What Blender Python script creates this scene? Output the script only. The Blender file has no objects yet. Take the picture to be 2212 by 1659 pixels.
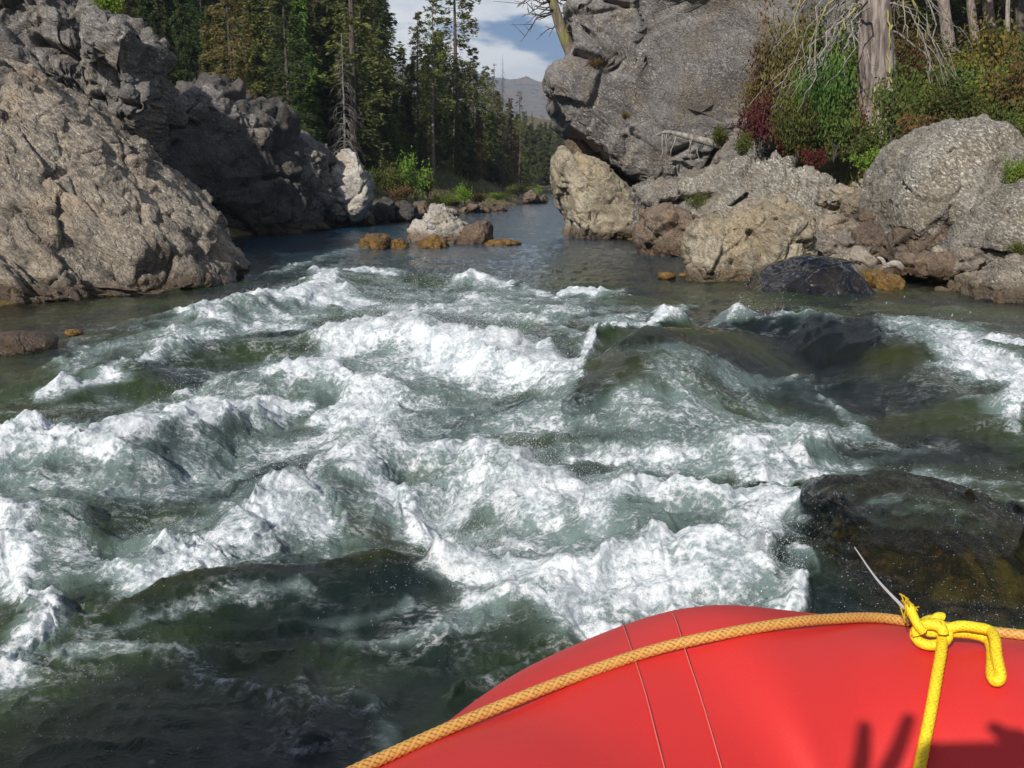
import bpy, math, random
import numpy as np
from mathutils import Vector, Matrix

# ------------------------------------------------------------------ camera, sky, sun, exposure
scene = bpy.context.scene
COL = scene.collection
R = math.radians
CAM_H, PITCH, FPX = 1.2, R(11.6), 2171.0          # eye height over the water, tilt down, focal length in photo pixels
cam_data = bpy.data.cameras.new('camera')
cam_data.sensor_width = 36.0
cam_data.lens = 36.0 * FPX / 2212.0
cam_data.clip_start = 0.05
cam_data.clip_end = 6000
cam = bpy.data.objects.new('camera', cam_data)
cam.location = (0, 0, CAM_H)
cam.rotation_euler = (R(90) - PITCH, 0, 0)
COL.objects.link(cam)
scene.camera = cam

SUN_EL, SUN_AZ = R(33), R(27)                      # sun stands behind the camera, to its left
sun_to = Vector((-math.sin(SUN_AZ) * math.cos(SUN_EL), -math.cos(SUN_AZ) * math.cos(SUN_EL), math.sin(SUN_EL)))
sd = bpy.data.lights.new('sun', 'SUN')
sd.energy = 5.0
sd.angle = R(0.53)
sd.color = (1.0, 0.945, 0.86)
sun = bpy.data.objects.new('sun', sd)
sun.rotation_euler = sun_to.to_track_quat('Z', 'Y').to_euler()
COL.objects.link(sun)

world = bpy.data.worlds.new('World')
scene.world = world
world.use_nodes = True
wn = world.node_tree
wn.nodes.clear()

scene.view_settings.view_transform = 'Standard'
scene.view_settings.look = 'None'
scene.view_settings.exposure = 0.1
scene.view_settings.gamma = 1.0
scene.view_settings.use_curve_mapping = False
scene.cycles.max_bounces = 8
scene.cycles.transparent_max_bounces = 12
scene.cycles.caustics_reflective = False
scene.cycles.caustics_refractive = False


# ------------------------------------------------------------------ node helper
def nd(nt, kind, out=None, **kw):
    """add a node; keyword = input (spaces as _), value or socket; p_xxx = node property"""
    n = nt.nodes.new(kind)
    for k, v in kw.items():
        if k.startswith('p_'):
            setattr(n, k[2:], v)
    for k, v in kw.items():
        if k.startswith('p_'):
            continue
        key = int(k[1:]) if k[0] == 'i' and k[1:].isdigit() else k.replace('_', ' ')
        s = n.inputs[key]
        if isinstance(v, bpy.types.NodeSocket):
            nt.links.new(v, s)
        else:
            if isinstance(v, tuple) and s.type == 'RGBA' and len(v) == 3:
                v = v + (1.0,)
            s.default_value = v
    return n.outputs[out if out is not None else 0]


def ramp(nt, fac, stops, interp='LINEAR'):
    n = nt.nodes.new('ShaderNodeValToRGB')
    cr = n.color_ramp
    cr.interpolation = interp
    while len(cr.elements) < len(stops):
        cr.elements.new(0.5)
    for e, (p, c) in zip(cr.elements, stops):
        e.position = p
        e.color = (c, c, c, 1) if not isinstance(c, tuple) else c + (1.0,)
    nt.links.new(fac, n.inputs[0])
    return n.outputs[0]


def maths(nt, op, a, b=0.0, c=0.0, clamp=False):
    return nd(nt, 'ShaderNodeMath', p_operation=op, p_use_clamp=clamp, i0=a, i1=b, i2=c)


def mixc(nt, f, a, b, blend='MIX'):
    n = nt.nodes.new('ShaderNodeMix')
    n.data_type = 'RGBA'
    n.blend_type = blend
    for s, v in ((n.inputs[0], f), (n.inputs[6], a), (n.inputs[7], b)):
        if isinstance(v, bpy.types.NodeSocket):
            nt.links.new(v, s)
        else:
            s.default_value = v + (1.0,) if isinstance(v, tuple) and len(v) == 3 else v
    return n.outputs[2]


def sstep(nt, x, a, b):
    return nd(nt, 'ShaderNodeMapRange', p_interpolation_type='SMOOTHSTEP', p_clamp=True, Value=x, From_Min=a, From_Max=b)


def noise(nt, vec, scale, detail=4.0, rough=0.55, dist=0.0, out=0):
    return nd(nt, 'ShaderNodeTexNoise', out=out, Vector=vec, Scale=scale, Detail=detail, Roughness=rough, Distortion=dist)


def new_mat(name):
    m = bpy.data.materials.new(name)
    m.use_nodes = True
    nt = m.node_tree
    nt.nodes.clear()
    out = nt.nodes.new('ShaderNodeOutputMaterial')
    return m, nt, out


# ---- the sky: clear blue with broken bright cumulus
def build_world():
    nt = wn
    out = nt.nodes.new('ShaderNodeOutputWorld')
    sky = nt.nodes.new('ShaderNodeTexSky')
    sky.sky_type = 'NISHITA'
    sky.sun_disc = False
    sky.sun_elevation = SUN_EL
    sky.sun_rotation = math.atan2(sun_to.x, sun_to.y)
    sky.altitude = 1500
    sky.air_density = 1.0
    sky.dust_density = 0.6
    sky.ozone_density = 1.4
    g = nd(nt, 'ShaderNodeTexCoord', out='Generated')
    sep = nt.nodes.new('ShaderNodeSeparateXYZ')
    nt.links.new(g, sep.inputs[0])
    den = maths(nt, 'ADD', maths(nt, 'MAXIMUM', sep.outputs[2], 0.0), 0.22)
    px = maths(nt, 'DIVIDE', sep.outputs[0], den)
    py = maths(nt, 'DIVIDE', sep.outputs[1], den)
    v = nd(nt, 'ShaderNodeCombineXYZ', X=px, Y=py, Z=1.7)
    n1 = noise(nt, v, 2.6, 9.0, 0.54, 0.2)
    big = noise(nt, v, 0.9, 2.0, 0.5)
    mask = sstep(nt, maths(nt, 'ADD', n1, maths(nt, 'MULTIPLY', big, 0.55)), 0.735, 0.84)
    v2 = nd(nt, 'ShaderNodeVectorMath', p_operation='ADD', i0=v, i1=(0.12, -0.3, 0.4))
    sh = noise(nt, v2, 3.2, 6.0, 0.55)
    cl = mixc(nt, sstep(nt, sh, 0.30, 0.54), (12.5, 13.8, 15.6), (19.0, 19.2, 19.4))
    skyb = mixc(nt, 1.0, sky.outputs[0], (0.80, 0.98, 1.25), 'MULTIPLY')
    c = mixc(nt, mask, skyb, cl)
    bg = nt.nodes.new('ShaderNodeBackground')
    nt.links.new(c, bg.inputs[0])
    bg.inputs[1].default_value = 0.05
    nt.links.new(bg.outputs[0], out.inputs[0])


build_world()


# ------------------------------------------------------------------ places
def ray(px, py):
    u = (px - 1106.0) / FPX
    w = -(py - 829.5) / FPX
    return np.array([u, math.cos(PITCH) + w * math.sin(PITCH), w * math.cos(PITCH) - math.sin(PITCH)])


def at(px, py, y):
    """the point in the place that stands y metres up the river on a given bearing"""
    d = ray(px, py)
    return np.array([0, 0, CAM_H]) + d * (y / d[1])


def on(px, py, z=0.0):
    """the point on the level z on a given bearing"""
    d = ray(px, py)
    return np.array([0, 0, CAM_H]) + d * ((z - CAM_H) / d[2])


# ------------------------------------------------------------------ numpy noise
def _hash(ix, iy, iz, seed):
    h = (ix * 374761393 + iy * 668265263 + iz * 2147483647 + seed * 144269504) & 0xFFFFFFFF
    h = ((h ^ (h >> 13)) * 1274126177) & 0xFFFFFFFF
    h = ((h ^ (h >> 16)) * 2246822519) & 0xFFFFFFFF
    return ((h ^ (h >> 15)) & 0xFFFFFF).astype(np.float32) / 16777215.0


def vnoise(p, seed=0):
    """smooth value noise, -1..1, p (N,3)"""
    i = np.floor(p).astype(np.int64)
    f = (p - i).astype(np.float32)
    f = f * f * f * (f * (f * 6 - 15) + 10)
    r = 0
    for dx in (0, 1):
        wx = f[:, 0] if dx else 1 - f[:, 0]
        for dy in (0, 1):
            wy = f[:, 1] if dy else 1 - f[:, 1]
            for dz in (0, 1):
                wz = f[:, 2] if dz else 1 - f[:, 2]
                r = r + wx * wy * wz * _hash(i[:, 0] + dx, i[:, 1] + dy, i[:, 2] + dz, seed)
    return r * 2 - 1


def vnoise2(p, seed=0):
    i = np.floor(p).astype(np.int64)
    f = (p - i).astype(np.float32)
    f = f * f * f * (f * (f * 6 - 15) + 10)
    z = np.zeros(len(p), np.int64)
    a = _hash(i[:, 0], i[:, 1], z, seed)
    b = _hash(i[:, 0] + 1, i[:, 1], z, seed)
    c = _hash(i[:, 0], i[:, 1] + 1, z, seed)
    d = _hash(i[:, 0] + 1, i[:, 1] + 1, z, seed)
    return (a * (1 - f[:, 0]) * (1 - f[:, 1]) + b * f[:, 0] * (1 - f[:, 1]) + c * (1 - f[:, 0]) * f[:, 1] + d * f[:, 0] * f[:, 1]) * 2 - 1


ROT = np.array([[0.8, -0.6], [0.6, 0.8]])


def fbm2(p, octs=4, seed=0, gain=0.5, ridge=False):
    a, r, t = 1.0, 0, 0
    p = p.copy()
    for k in range(octs):
        n = vnoise2(p, seed + k * 17)
        if ridge:
            n = 1 - 2 * np.abs(n)
        r = r + a * n
        t += a
        a *= gain
        p = p @ ROT.T * 2.03
    return r / t


def fbm3(p, octs=4, seed=0, gain=0.5, ridge=False):
    a, r, t = 1.0, 0, 0
    for k in range(octs):
        n = vnoise(p, seed + k * 17)
        if ridge:
            n = 1 - 2 * np.abs(n)
        r = r + a * n
        t += a
        a *= gain
        p = p * 2.03 + 11.3
    return r / t


def worley(p, seed=0):
    i = np.floor(p).astype(np.int64)
    f1 = np.full(len(p), 9.0)
    f2 = np.full(len(p), 9.0)
    cid = np.zeros(len(p))
    cen = np.zeros_like(p)
    for dx in (-1, 0, 1):
        for dy in (-1, 0, 1):
            for dz in (-1, 0, 1):
                c = i + np.array([dx, dy, dz])
                q = np.stack([_hash(c[:, 0], c[:, 1], c[:, 2], seed + s) for s in (1, 2, 3)], 1) + c
                d = np.linalg.norm(q - p, axis=1)
                h = _hash(c[:, 0], c[:, 1], c[:, 2], seed + 4)
                nearer = d < f1
                f2 = np.where(nearer, f1, np.minimum(f2, d))
                cid = np.where(nearer, h, cid)
                cen = np.where(nearer[:, None], q, cen)
                f1 = np.where(nearer, d, f1)
    return f1, f2, cid, cen


def smooth(x, a, b):
    t = np.clip((x - a) / (b - a), 0, 1)
    return t * t * (3 - 2 * t)


# ------------------------------------------------------------------ mesh helpers
def np_mesh(name, verts, faces, shade=True):
    """faces: (M,3) or (M,4) integer array"""
    verts = np.asarray(verts, np.float32)
    faces = np.asarray(faces, np.int32)
    me = bpy.data.meshes.new(name)
    m, k = faces.shape
    me.vertices.add(len(verts))
    me.vertices.foreach_set('co', verts.ravel())
    me.loops.add(m * k)
    me.loops.foreach_set('vertex_index', faces.ravel())
    me.polygons.add(m)
    me.polygons.foreach_set('loop_start', np.arange(0, m * k, k, dtype=np.int32))
    me.polygons.foreach_set('use_smooth', np.full(m, shade, bool))
    me.update(calc_edges=True)
    return me


def attr(me, name, arr):
    a = me.attributes.new(name, 'FLOAT', 'POINT')
    a.data.foreach_set('value', np.asarray(arr, np.float32))


def link(name, me, parent=None, mat=None, loc=None):
    o = bpy.data.objects.new(name, me)
    COL.objects.link(o)
    if mat is not None and me is not None and len(me.materials) == 0:
        me.materials.append(mat)
    if parent is not None:
        o.parent = parent
    if loc is not None:
        o.location = loc
    return o


def tag(o, label, cat, group=None):
    o['label'] = label
    o['category'] = cat
    if group:
        o['group'] = group
    return o


def kind(o, k):
    o['kind'] = k
    return o


def vnormals(v, f):
    n = np.zeros_like(v)
    a = v[f[:, 1]] - v[f[:, 0]]
    b = v[f[:, 2]] - v[f[:, 0]]
    fn = np.cross(a, b)
    for k in range(f.shape[1]):
        np.add.at(n, f[:, k], fn)
    return n / np.maximum(np.linalg.norm(n, axis=1, keepdims=True), 1e-9)


def tube(pts, rads, sides=8, cap=True, mod=None):
    """swept tube along pts (N,3) with radii; returns verts, quads"""
    pts = np.asarray(pts, float)
    n = len(pts)
    rads = np.broadcast_to(np.asarray(rads, float), (n,))
    t = np.gradient(pts, axis=0)
    t /= np.maximum(np.linalg.norm(t, axis=1, keepdims=True), 1e-9)
    ref = np.array([0, 0, 1.0]) if abs(t[0, 2]) < 0.9 else np.array([1.0, 0, 0])
    u = np.cross(t[0], ref)
    u /= np.linalg.norm(u)
    V = []
    ang = np.arange(sides) * 2 * math.pi / sides
    for i in range(n):
        u = u - t[i] * np.dot(u, t[i])
        u /= max(np.linalg.norm(u), 1e-9)
        w = np.cross(t[i], u)
        r = rads[i]
        rr = r if mod is None else r * mod(i, ang)
        V.append(pts[i] + np.outer(np.cos(ang) * rr, u) + np.outer(np.sin(ang) * rr, w))
    V = np.concatenate(V)
    q = []
    i = np.arange(n - 1)[:, None] * sides
    j = np.arange(sides)[None, :]
    k = (j + 1) % sides
    q = np.stack([i + j, i + k, i + sides + k, i + sides + j], -1).reshape(-1, 4)
    if cap:
        c0, c1 = len(V), len(V) + 1
        V = np.concatenate([V, pts[:1], pts[-1:]])
        e = (n - 1) * sides
        jj = np.arange(sides)
        kk = (jj + 1) % sides
        q = np.concatenate([q, np.stack([jj, np.full(sides, c0), np.full(sides, c0), kk], 1)[:, [0, 3, 1, 2]],
                            np.stack([e + jj, e + kk, np.full(sides, c1), np.full(sides, c1)], 1)])
    return V, q


def spline(pts, n):
    """Catmull-Rom through pts"""
    P = np.asarray(pts, float)
    P = np.concatenate([[2 * P[0] - P[1]], P, [2 * P[-1] - P[-2]]])
    s = np.linspace(0, len(P) - 3 - 1e-6, n)
    i = s.astype(int)
    f = (s - i)[:, None]
    a, b, c, d = P[i], P[i + 1], P[i + 2], P[i + 3]
    return 0.5 * (2 * b + (c - a) * f + (2 * a - 5 * b + 4 * c - d) * f ** 2 + (3 * b - a - 3 * c + d) * f ** 3)


def join(parts):
    V, F, o = [], [], 0
    for v, f in parts:
        V.append(v)
        F.append(np.asarray(f) + o)
        o += len(v)
    return np.concatenate(V), np.concatenate(F)


def clean_quads(me):
    """quads with a doubled corner become triangles"""
    me.validate()
    return me


# ------------------------------------------------------------------ lie of the land
LS = np.array([(-80, -6), (-30, -5.2), (0, -5.0), (6, -5.1), (9.5, -4.9), (12, -3.9), (14, -5.3), (20, -6.0), (25, -4.9), (31, -3.6), (38, -2.1), (48, 0.2),
               (70, 1.7), (102, 3.2), (112, 9), (125, 30), (160, 90), (500, 300)], float)
RS = np.array([(-80, 8), (-30, 7), (0, 6.3), (5, 5.8), (9.8, 5.6), (11.3, 5.1), (12.4, 4.7), (14, 4.3), (16.8, 3.1), (20.5, 2.2), (24, 2.6), (50, 4.2), (75, 7.5),
               (95, 14), (105, 34), (140, 110), (500, 330)], float)


def land(x, y):
    """ground height; below 0 is river bed"""
    dl = np.interp(y, LS[:, 0], LS[:, 1]) - x
    dr = x - np.interp(y, RS[:, 0], RS[:, 1])
    n = fbm2(np.stack([x, y], 1) * 0.35 + 40, 4, 3)
    hl = np.interp(dl, [0, 1.5, 4, 9, 25, 60, 200, 400], [0, 0.55, 1.7, 4.4, 9.5, 20, 50, 70])
    hr = np.interp(dr, [0, 1.0, 2, 3, 6, 10, 14, 22, 40, 100, 300], [0, 0.12, 0.40, 0.9, 2.4, 4.2, 4.9, 5.6, 9, 30, 70])
    far = smooth(y, 60, 110)
    hl = hl * (1 - 0.6 * far)
    hr = hr * (1 - 0.4 * far)
    bed = -np.clip(np.minimum(-dl, -dr) * 0.3 + 0.03, 0, 0.9) + 0.12 * n * smooth(np.minimum(-dl, -dr), 0.0, 1.0)
    h = np.where(dl > 0, hl, np.where(dr > 0, hr, bed))
    return h + np.where((dl > 0) | (dr > 0), n * np.clip(np.maximum(dl, dr) * 0.2, 0, 0.4), 0)


def land1(x, y):
    return float(land(np.array([x], float), np.array([y], float))[0])
# ------------------------------------------------------------------ river
W_UV = lambda x, y: (x / y * FPX, CAM_H * FPX / y)          # bearing and nearness of a place on the water


def polyline_dist(px, py, pts):
    """distance to polyline and signed side (+ = nearer the camera) for arrays"""
    best = np.full(px.shape, 1e9)
    side = np.zeros(px.shape)
    par = np.zeros(px.shape)
    n = len(pts) - 1
    for i in range(n):
        ax, ay = pts[i]
        bx, by = pts[i + 1]
        dx, dy = bx - ax, by - ay
        L = dx * dx + dy * dy + 1e-12
        t = np.clip(((px - ax) * dx + (py - ay) * dy) / L, 0, 1)
        ex, ey = px - ax - t * dx, py - ay - t * dy
        d = np.sqrt(ex * ex + ey * ey)
        m = d < best
        best = np.where(m, d, best)
        side = np.where(m, ey, side)
        par = np.where(m, (i + t) / n, par)
    return best, side, par


# standing waves: crest seen at these photo bearings, height, half widths (near side, far side), end taper
WAVES = [
    ([(395, 668), (520, 645), (640, 618), (740, 578), (850, 575)], 0.20, 0.32, 0.6),
    ([(930, 590), (1050, 598), (1130, 612)], 0.10, 0.25, 0.5),
    ([(1230, 628), (1360, 630)], 0.07, 0.18, 0.4),
    ([(690, 668), (760, 660), (850, 672), (980, 690), (1080, 700), (1180, 725), (1250, 765)], 0.34, 0.42, 0.7),
    ([(1260, 748), (1360, 708), (1440, 682), (1520, 668)], 0.16, 0.22, 0.30),
    ([(1290, 790), (1400, 742), (1520, 690), (1620, 662), (1760, 672), (1920, 690), (2060, 715)], 0.32, 0.55, 0.35),
    ([(540, 775), (640, 770), (760, 790), (850, 840)], 0.20, 0.30, 0.5),
    ([(80, 812), (210, 782), (330, 745), (440, 735)], 0.13, 0.25, 0.45),
    ([(-120, 930), (60, 905), (230, 905), (360, 868), (480, 842), (600, 835)], 0.20, 0.28, 0.5),
    ([(-200, 1100), (0, 1060), (120, 1090)], 0.16, 0.30, 0.4),
    ([(270, 1110), (380, 1080), (520, 1040), (640, 1010), (760, 985)], 0.17, 0.24, 0.4),
    ([(660, 1000), (860, 960), (1060, 985), (1250, 1050)], 0.15, 0.26, 0.4),
    ([(1240, 1030), (1420, 1040), (1600, 1080), (1800, 1075)], 0.14, 0.24, 0.4),
    ([(900, 1160), (1100, 1190), (1300, 1180), (1500, 1190), (1660, 1170)], 0.12, 0.20, 0.3),
    ([(160, 1245), (330, 1195), (520, 1165), (720, 1150), (900, 1150)], 0.12, 0.42, 0.12),
    ([(1480, 940), (1660, 945), (1860, 905)], 0.12, 0.22, 0.4),
    ([(1830, 815), (1980, 800), (2120, 845), (2300, 920)], 0.16, 0.40, 0.35),
    ([(2040, 728), (2140, 735), (2300, 770)], 0.16, 0.28, 0.5),
    ([(1640, 645), (1760, 655), (1900, 672), (2040, 705)], 0.10, 0.20, 0.3),
    ([(1700, 1190), (1850, 1130), (2000, 1100), (2150, 1125), (2300, 1160)], 0.10, 0.45, 0.25),
    ([(950, 1310), (1150, 1320), (1330, 1290)], 0.08, 0.16, 0.25),
]
# troughs
HOLES = [
    ([(1250, 830), (1450, 790), (1650, 770)], 0.12, 0.3),
    ([(700, 900), (1000, 870), (1250, 850)], 0.08, 0.4),
    ([(100, 1200), (200, 1160)], 0.08, 0.25),
    ([(450, 1160), (850, 1100)], 0.08, 0.3),
    ([(0, 850), (300, 840)], 0.08, 0.4),
]
# white water: photo bearings, level it rides at, half width (photo pixels), strength, spray
FOAM = [
    ([(400, 672), (520, 655), (640, 635), (720, 600)], 0.12, 20, 1.0, 0.5),
    ([(620, 645), (700, 640), (800, 640)], 0.1, 14, 0.9, 0.2),
    ([(690, 575), (780, 572), (850, 580)], 0.12, 13, 0.9, 0.4),
    ([(950, 592), (1030, 598), (1115, 608)], 0.08, 9, 0.95, 0.2),
    ([(1240, 630), (1300, 634), (1365, 627)], 0.05, 8, 1.0, 0.1),
    ([(1140, 612), (1230, 640)], 0.05, 8, 0.6, 0),
    ([(540, 600), (600, 590), (720, 545), (800, 535)], 0, 5, 0.5, 0),
    ([(700, 690), (790, 680), (900, 705), (1020, 720), (1130, 745), (1220, 780)], 0.26, 42, 1.1, 1.6),
    ([(880, 770), (1000, 790), (1130, 800)], 0.12, 28, 1.0, 1.0),
    ([(930, 650), (1060, 655), (1180, 675), (1280, 700)], 0.1, 16, 0.62, 0.1),
    ([(560, 772), (640, 785), (720, 800), (800, 840), (850, 870)], 0.16, 32, 1.0, 1.0),
    ([(700, 870), (760, 900), (820, 925)], 0.06, 26, 0.8, 0.4),
    ([(1265, 752), (1350, 715), (1430, 688), (1490, 676)], 0.13, 9, 1.1, 0.3),
    ([(1300, 690), (1430, 660), (1500, 655)], 0.06, 12, 0.55, 0),
    ([(90, 812), (200, 790), (330, 752), (430, 738)], 0.1, 12, 0.85, 0.3),
    ([(430, 700), (560, 705), (640, 690)], 0.05, 10, 0.5, 0),
    ([(0, 945), (90, 930), (200, 940), (330, 890), (470, 858), (590, 845)], 0.14, 30, 1.05, 1.0),
    ([(380, 820), (520, 800)], 0.05, 14, 0.6, 0.1),
    ([(-80, 1090), (40, 1110), (70, 1180), (20, 1290), (-60, 1330)], 0.1, 55, 1.0, 1.0),
    ([(280, 1165), (330, 1120), (420, 1120), (490, 1080), (560, 1060), (640, 1040)], 0.12, 40, 1.05, 1.4),
    ([(80, 1120), (180, 1150), (260, 1180)], 0.05, 22, 0.6, 0.1),
    ([(0, 1010), (200, 1000), (420, 1010), (620, 960)], 0.03, 30, 0.40, 0.2),
    ([(650, 1040), (760, 985), (900, 965), (1060, 1000), (1200, 1040)], 0.1, 50, 0.92, 1.6),
    ([(700, 1040), (860, 1060), (1000, 1050), (1120, 1070)], 0.08, 28, 0.95, 1.0),
    ([(700, 930), (900, 900), (1100, 930)], 0.03, 40, 0.50, 0.3),
    ([(1200, 1060), (1330, 1060), (1450, 1050), (1560, 1085), (1700, 1095)], 0.12, 34, 1.05, 1.0),
    ([(1240, 990), (1420, 960), (1600, 950), (1760, 960), (1860, 915)], 0.07, 36, 0.72, 0.5),
    ([(1250, 900), (1450, 880), (1650, 860), (1780, 850)], 0.02, 26, 0.40, 0),
    ([(1600, 1000), (1740, 1010), (1800, 1050)], 0.05, 40, 0.75, 0.2),
    ([(880, 1180), (1000, 1190), (1150, 1230), (1330, 1240), (1500, 1200), (1680, 1160)], 0.08, 52, 1.1, 1.3),
    ([(1180, 1300), (1330, 1290), (1480, 1270), (1600, 1240)], 0.06, 40, 1.0, 0.8),
    ([(930, 1300), (1040, 1310), (1180, 1350), (1260, 1370)], 0.04, 28, 0.85, 1.0),
    ([(1720, 1110), (1850, 1085), (1950, 1075), (2060, 1080)], 0.1, 20, 0.85, 0.7),
    ([(1560, 1330), (1660, 1260), (1740, 1200), (1800, 1150)], 0.08, 26, 0.95, 1.2),
    ([(2130, 1110), (2230, 1160)], 0.14, 14, 0.85, 0.3),
    ([(2000, 1080), (2220, 1060)], 0.05, 20, 0.45, 0.1),
    ([(1600, 655), (1700, 654), (1780, 662), (1880, 682), (1980, 702), (2090, 725)], 0.30, 24, 1.15, 1.3),
    ([(1960, 690), (2080, 715), (2230, 740)], 0.1, 22, 0.8, 0.3),
    ([(2080, 765), (2160, 800), (2260, 880)], 0.1, 40, 1.1, 0.6),
    ([(1860, 760), (2000, 752), (2090, 745)], 0.12, 12, 0.75, 0.2),
    ([(1740, 770), (1760, 820)], 0.12, 14, 0.6, 0.3),
    ([(1960, 870), (2080, 890), (2200, 870)], 0.1, 10, 0.45, 0.1),
    ([(2020, 1010), (2180, 1020)], 0.05, 14, 0.42, 0.1),
    ([(1830, 860), (1960, 920)], 0.1, 10, 0.40, 0),
    ([(1500, 800), (1640, 770), (1750, 720)], 0.15, 6, 0.42, 0),
    ([(480, 1540), (600, 1400)], 0.02, 50, 0.30, 0),
    ([(420, 1400), (700, 1330), (760, 1300)], 0.04, 16, 0.36, 0),
    ([(900, 1520), (1100, 1440)], 0.0, 20, 0.34, 0),
    ([(120, 1350), (320, 1330), (520, 1290)], 0.05, 26, 0.36, 0),
    ([(60, 1450), (260, 1520), (420, 1620)], 0.0, 30, 0.32, 0),
    ([(640, 1480), (860, 1400), (980, 1370)], 0.0, 30, 0.34, 0),
    ([(500, 1620), (680, 1560), (800, 1600)], 0.0, 26, 0.36, 0),
    ([(880, 1120), (960, 1200), (1010, 1260)], 0.04, 22, 0.5, 0.4),
    ([(1880, 1000), (2000, 960), (2160, 950)], 0.05, 22, 0.34, 0),
    ([(1500, 690), (1620, 690), (1720, 720)], 0.24, 7, 0.4, 0.1),
]
# glassy dark tongues that stay clear of foam: bearings, level, half width, strength
CLEAR = [
    ([(1930, 880), (2050, 900), (2180, 960)], 0.1, 46, 0.75),
    ([(1260, 690), (1340, 660)], 0.05, 14, 0.5),
    ([(1270, 815), (1380, 775), (1500, 740), (1640, 732), (1800, 745), (1960, 765)], 0.2, 36, 0.97),
    ([(1300, 845), (1500, 815), (1700, 795), (1850, 770)], 0.08, 30, 0.85),
    ([(1900, 840), (2050, 880), (2200, 950)], 0.12, 50, 0.6),
    ([(1880, 960), (2100, 1000), (2250, 1060)], 0.05, 40, 0.4),
    ([(200, 1250), (500, 1210), (850, 1180)], 0.08, 30, 0.8),
    ([(640, 1090), (820, 1110)], 0.02, 22, 0.6),
    ([(1800, 1230), (2000, 1180), (2200, 1240)], 0.15, 50, 0.7),
    ([(80, 850), (300, 850)], 0.05, 20, 0.5),
]


AIR = [
    ([(150, 760), (480, 700), (760, 640), (1100, 640), (1400, 680)], 0.08, 50, 0.52),
    ([(100, 900), (480, 850), (850, 800), (1200, 830)], 0.08, 80, 0.56),
    ([(-50, 1050), (350, 1000), (750, 950), (1150, 930), (1500, 930), (1750, 930)], 0.06, 85, 0.56),
    ([(900, 1130), (1300, 1120), (1600, 1080), (1800, 1020)], 0.06, 85, 0.58),
    ([(1900, 700), (2100, 760), (2250, 820)], 0.08, 44, 0.55),
    ([(-50, 1180), (200, 1150), (480, 1100)], 0.06, 55, 0.52),
]


def river_fields(x, y):
    """height, foam and clear fields over places (x, y) on the river"""
    U, V = W_UV(x, np.maximum(y, 0.6))
    P2 = np.stack([x, y], 1)
    wx = x + 0.22 * fbm2(P2 * 1.3 + 3, 3, 5) + 0.05 * fbm2(P2 * 5 + 3, 2, 15)
    wy = y + 0.30 * fbm2(P2 * 1.3 + 70, 3, 6) + 0.07 * fbm2(P2 * 5 + 70, 2, 16)
    Uw, Vw = W_UV(wx, np.maximum(wy, 0.6))
    h = np.zeros_like(x)
    for pts, hh, wn_, wf in WAVES:
        pp = [on(a, b, hh)[:2] for a, b in pts]
        d, s, t = polyline_dist(wx, wy, pp)
        w = np.where(s < 0, wn_, wf)
        taper = 0.35 + 0.65 * np.clip(np.minimum(t, 1 - t) * 5, 0, 1)
        h = h + (1.0 if hh > 0.3 and wn_ > 0.5 else 0.72) * hh * taper * np.exp(-(d / w) ** 2 * 1.2)
    for pts, hh, w in HOLES:
        pp = [on(a, b, 0)[:2] for a, b in pts]
        d, s, t = polyline_dist(wx, wy, pp)
        h = h - hh * np.exp(-(d / w) ** 2)
    keep = np.ones_like(x)
    for pts, lev, hw, st, sp in FOAM:
        pp = [W_UV(*on(a, b, lev)[:2]) for a, b in pts]
        d, s, t = polyline_dist(Uw, Vw, pp)
        core = np.exp(-(d / hw) ** 2 * 0.9)
        halo = np.exp(-d / (hw * 1.7)) * 0.36
        keep = keep * (1 - np.clip(st * np.maximum(core, halo), 0, 0.97))
    foam = 1 - keep
    # the whole rapid carries air: a broad milky bed under the breaking crests
    for pts, lev, hw, st in AIR:
        pp = [W_UV(*on(a, b, lev)[:2]) for a, b in pts]
        d, s, t = polyline_dist(Uw, Vw, pp)
        foam = np.maximum(foam, st * np.exp(-(d / hw) ** 2))
    clear = np.zeros_like(x)
    for pts, lev, hw, st in CLEAR:
        pp = [W_UV(*on(a, b, lev)[:2]) for a, b in pts]
        d, s, t = polyline_dist(Uw, Vw, pp)
        clear = np.maximum(clear, st * np.exp(-(d / hw) ** 2))
    foam = np.clip(foam * (1 - clear), 0, 1)
    return h, foam, clear


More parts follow.
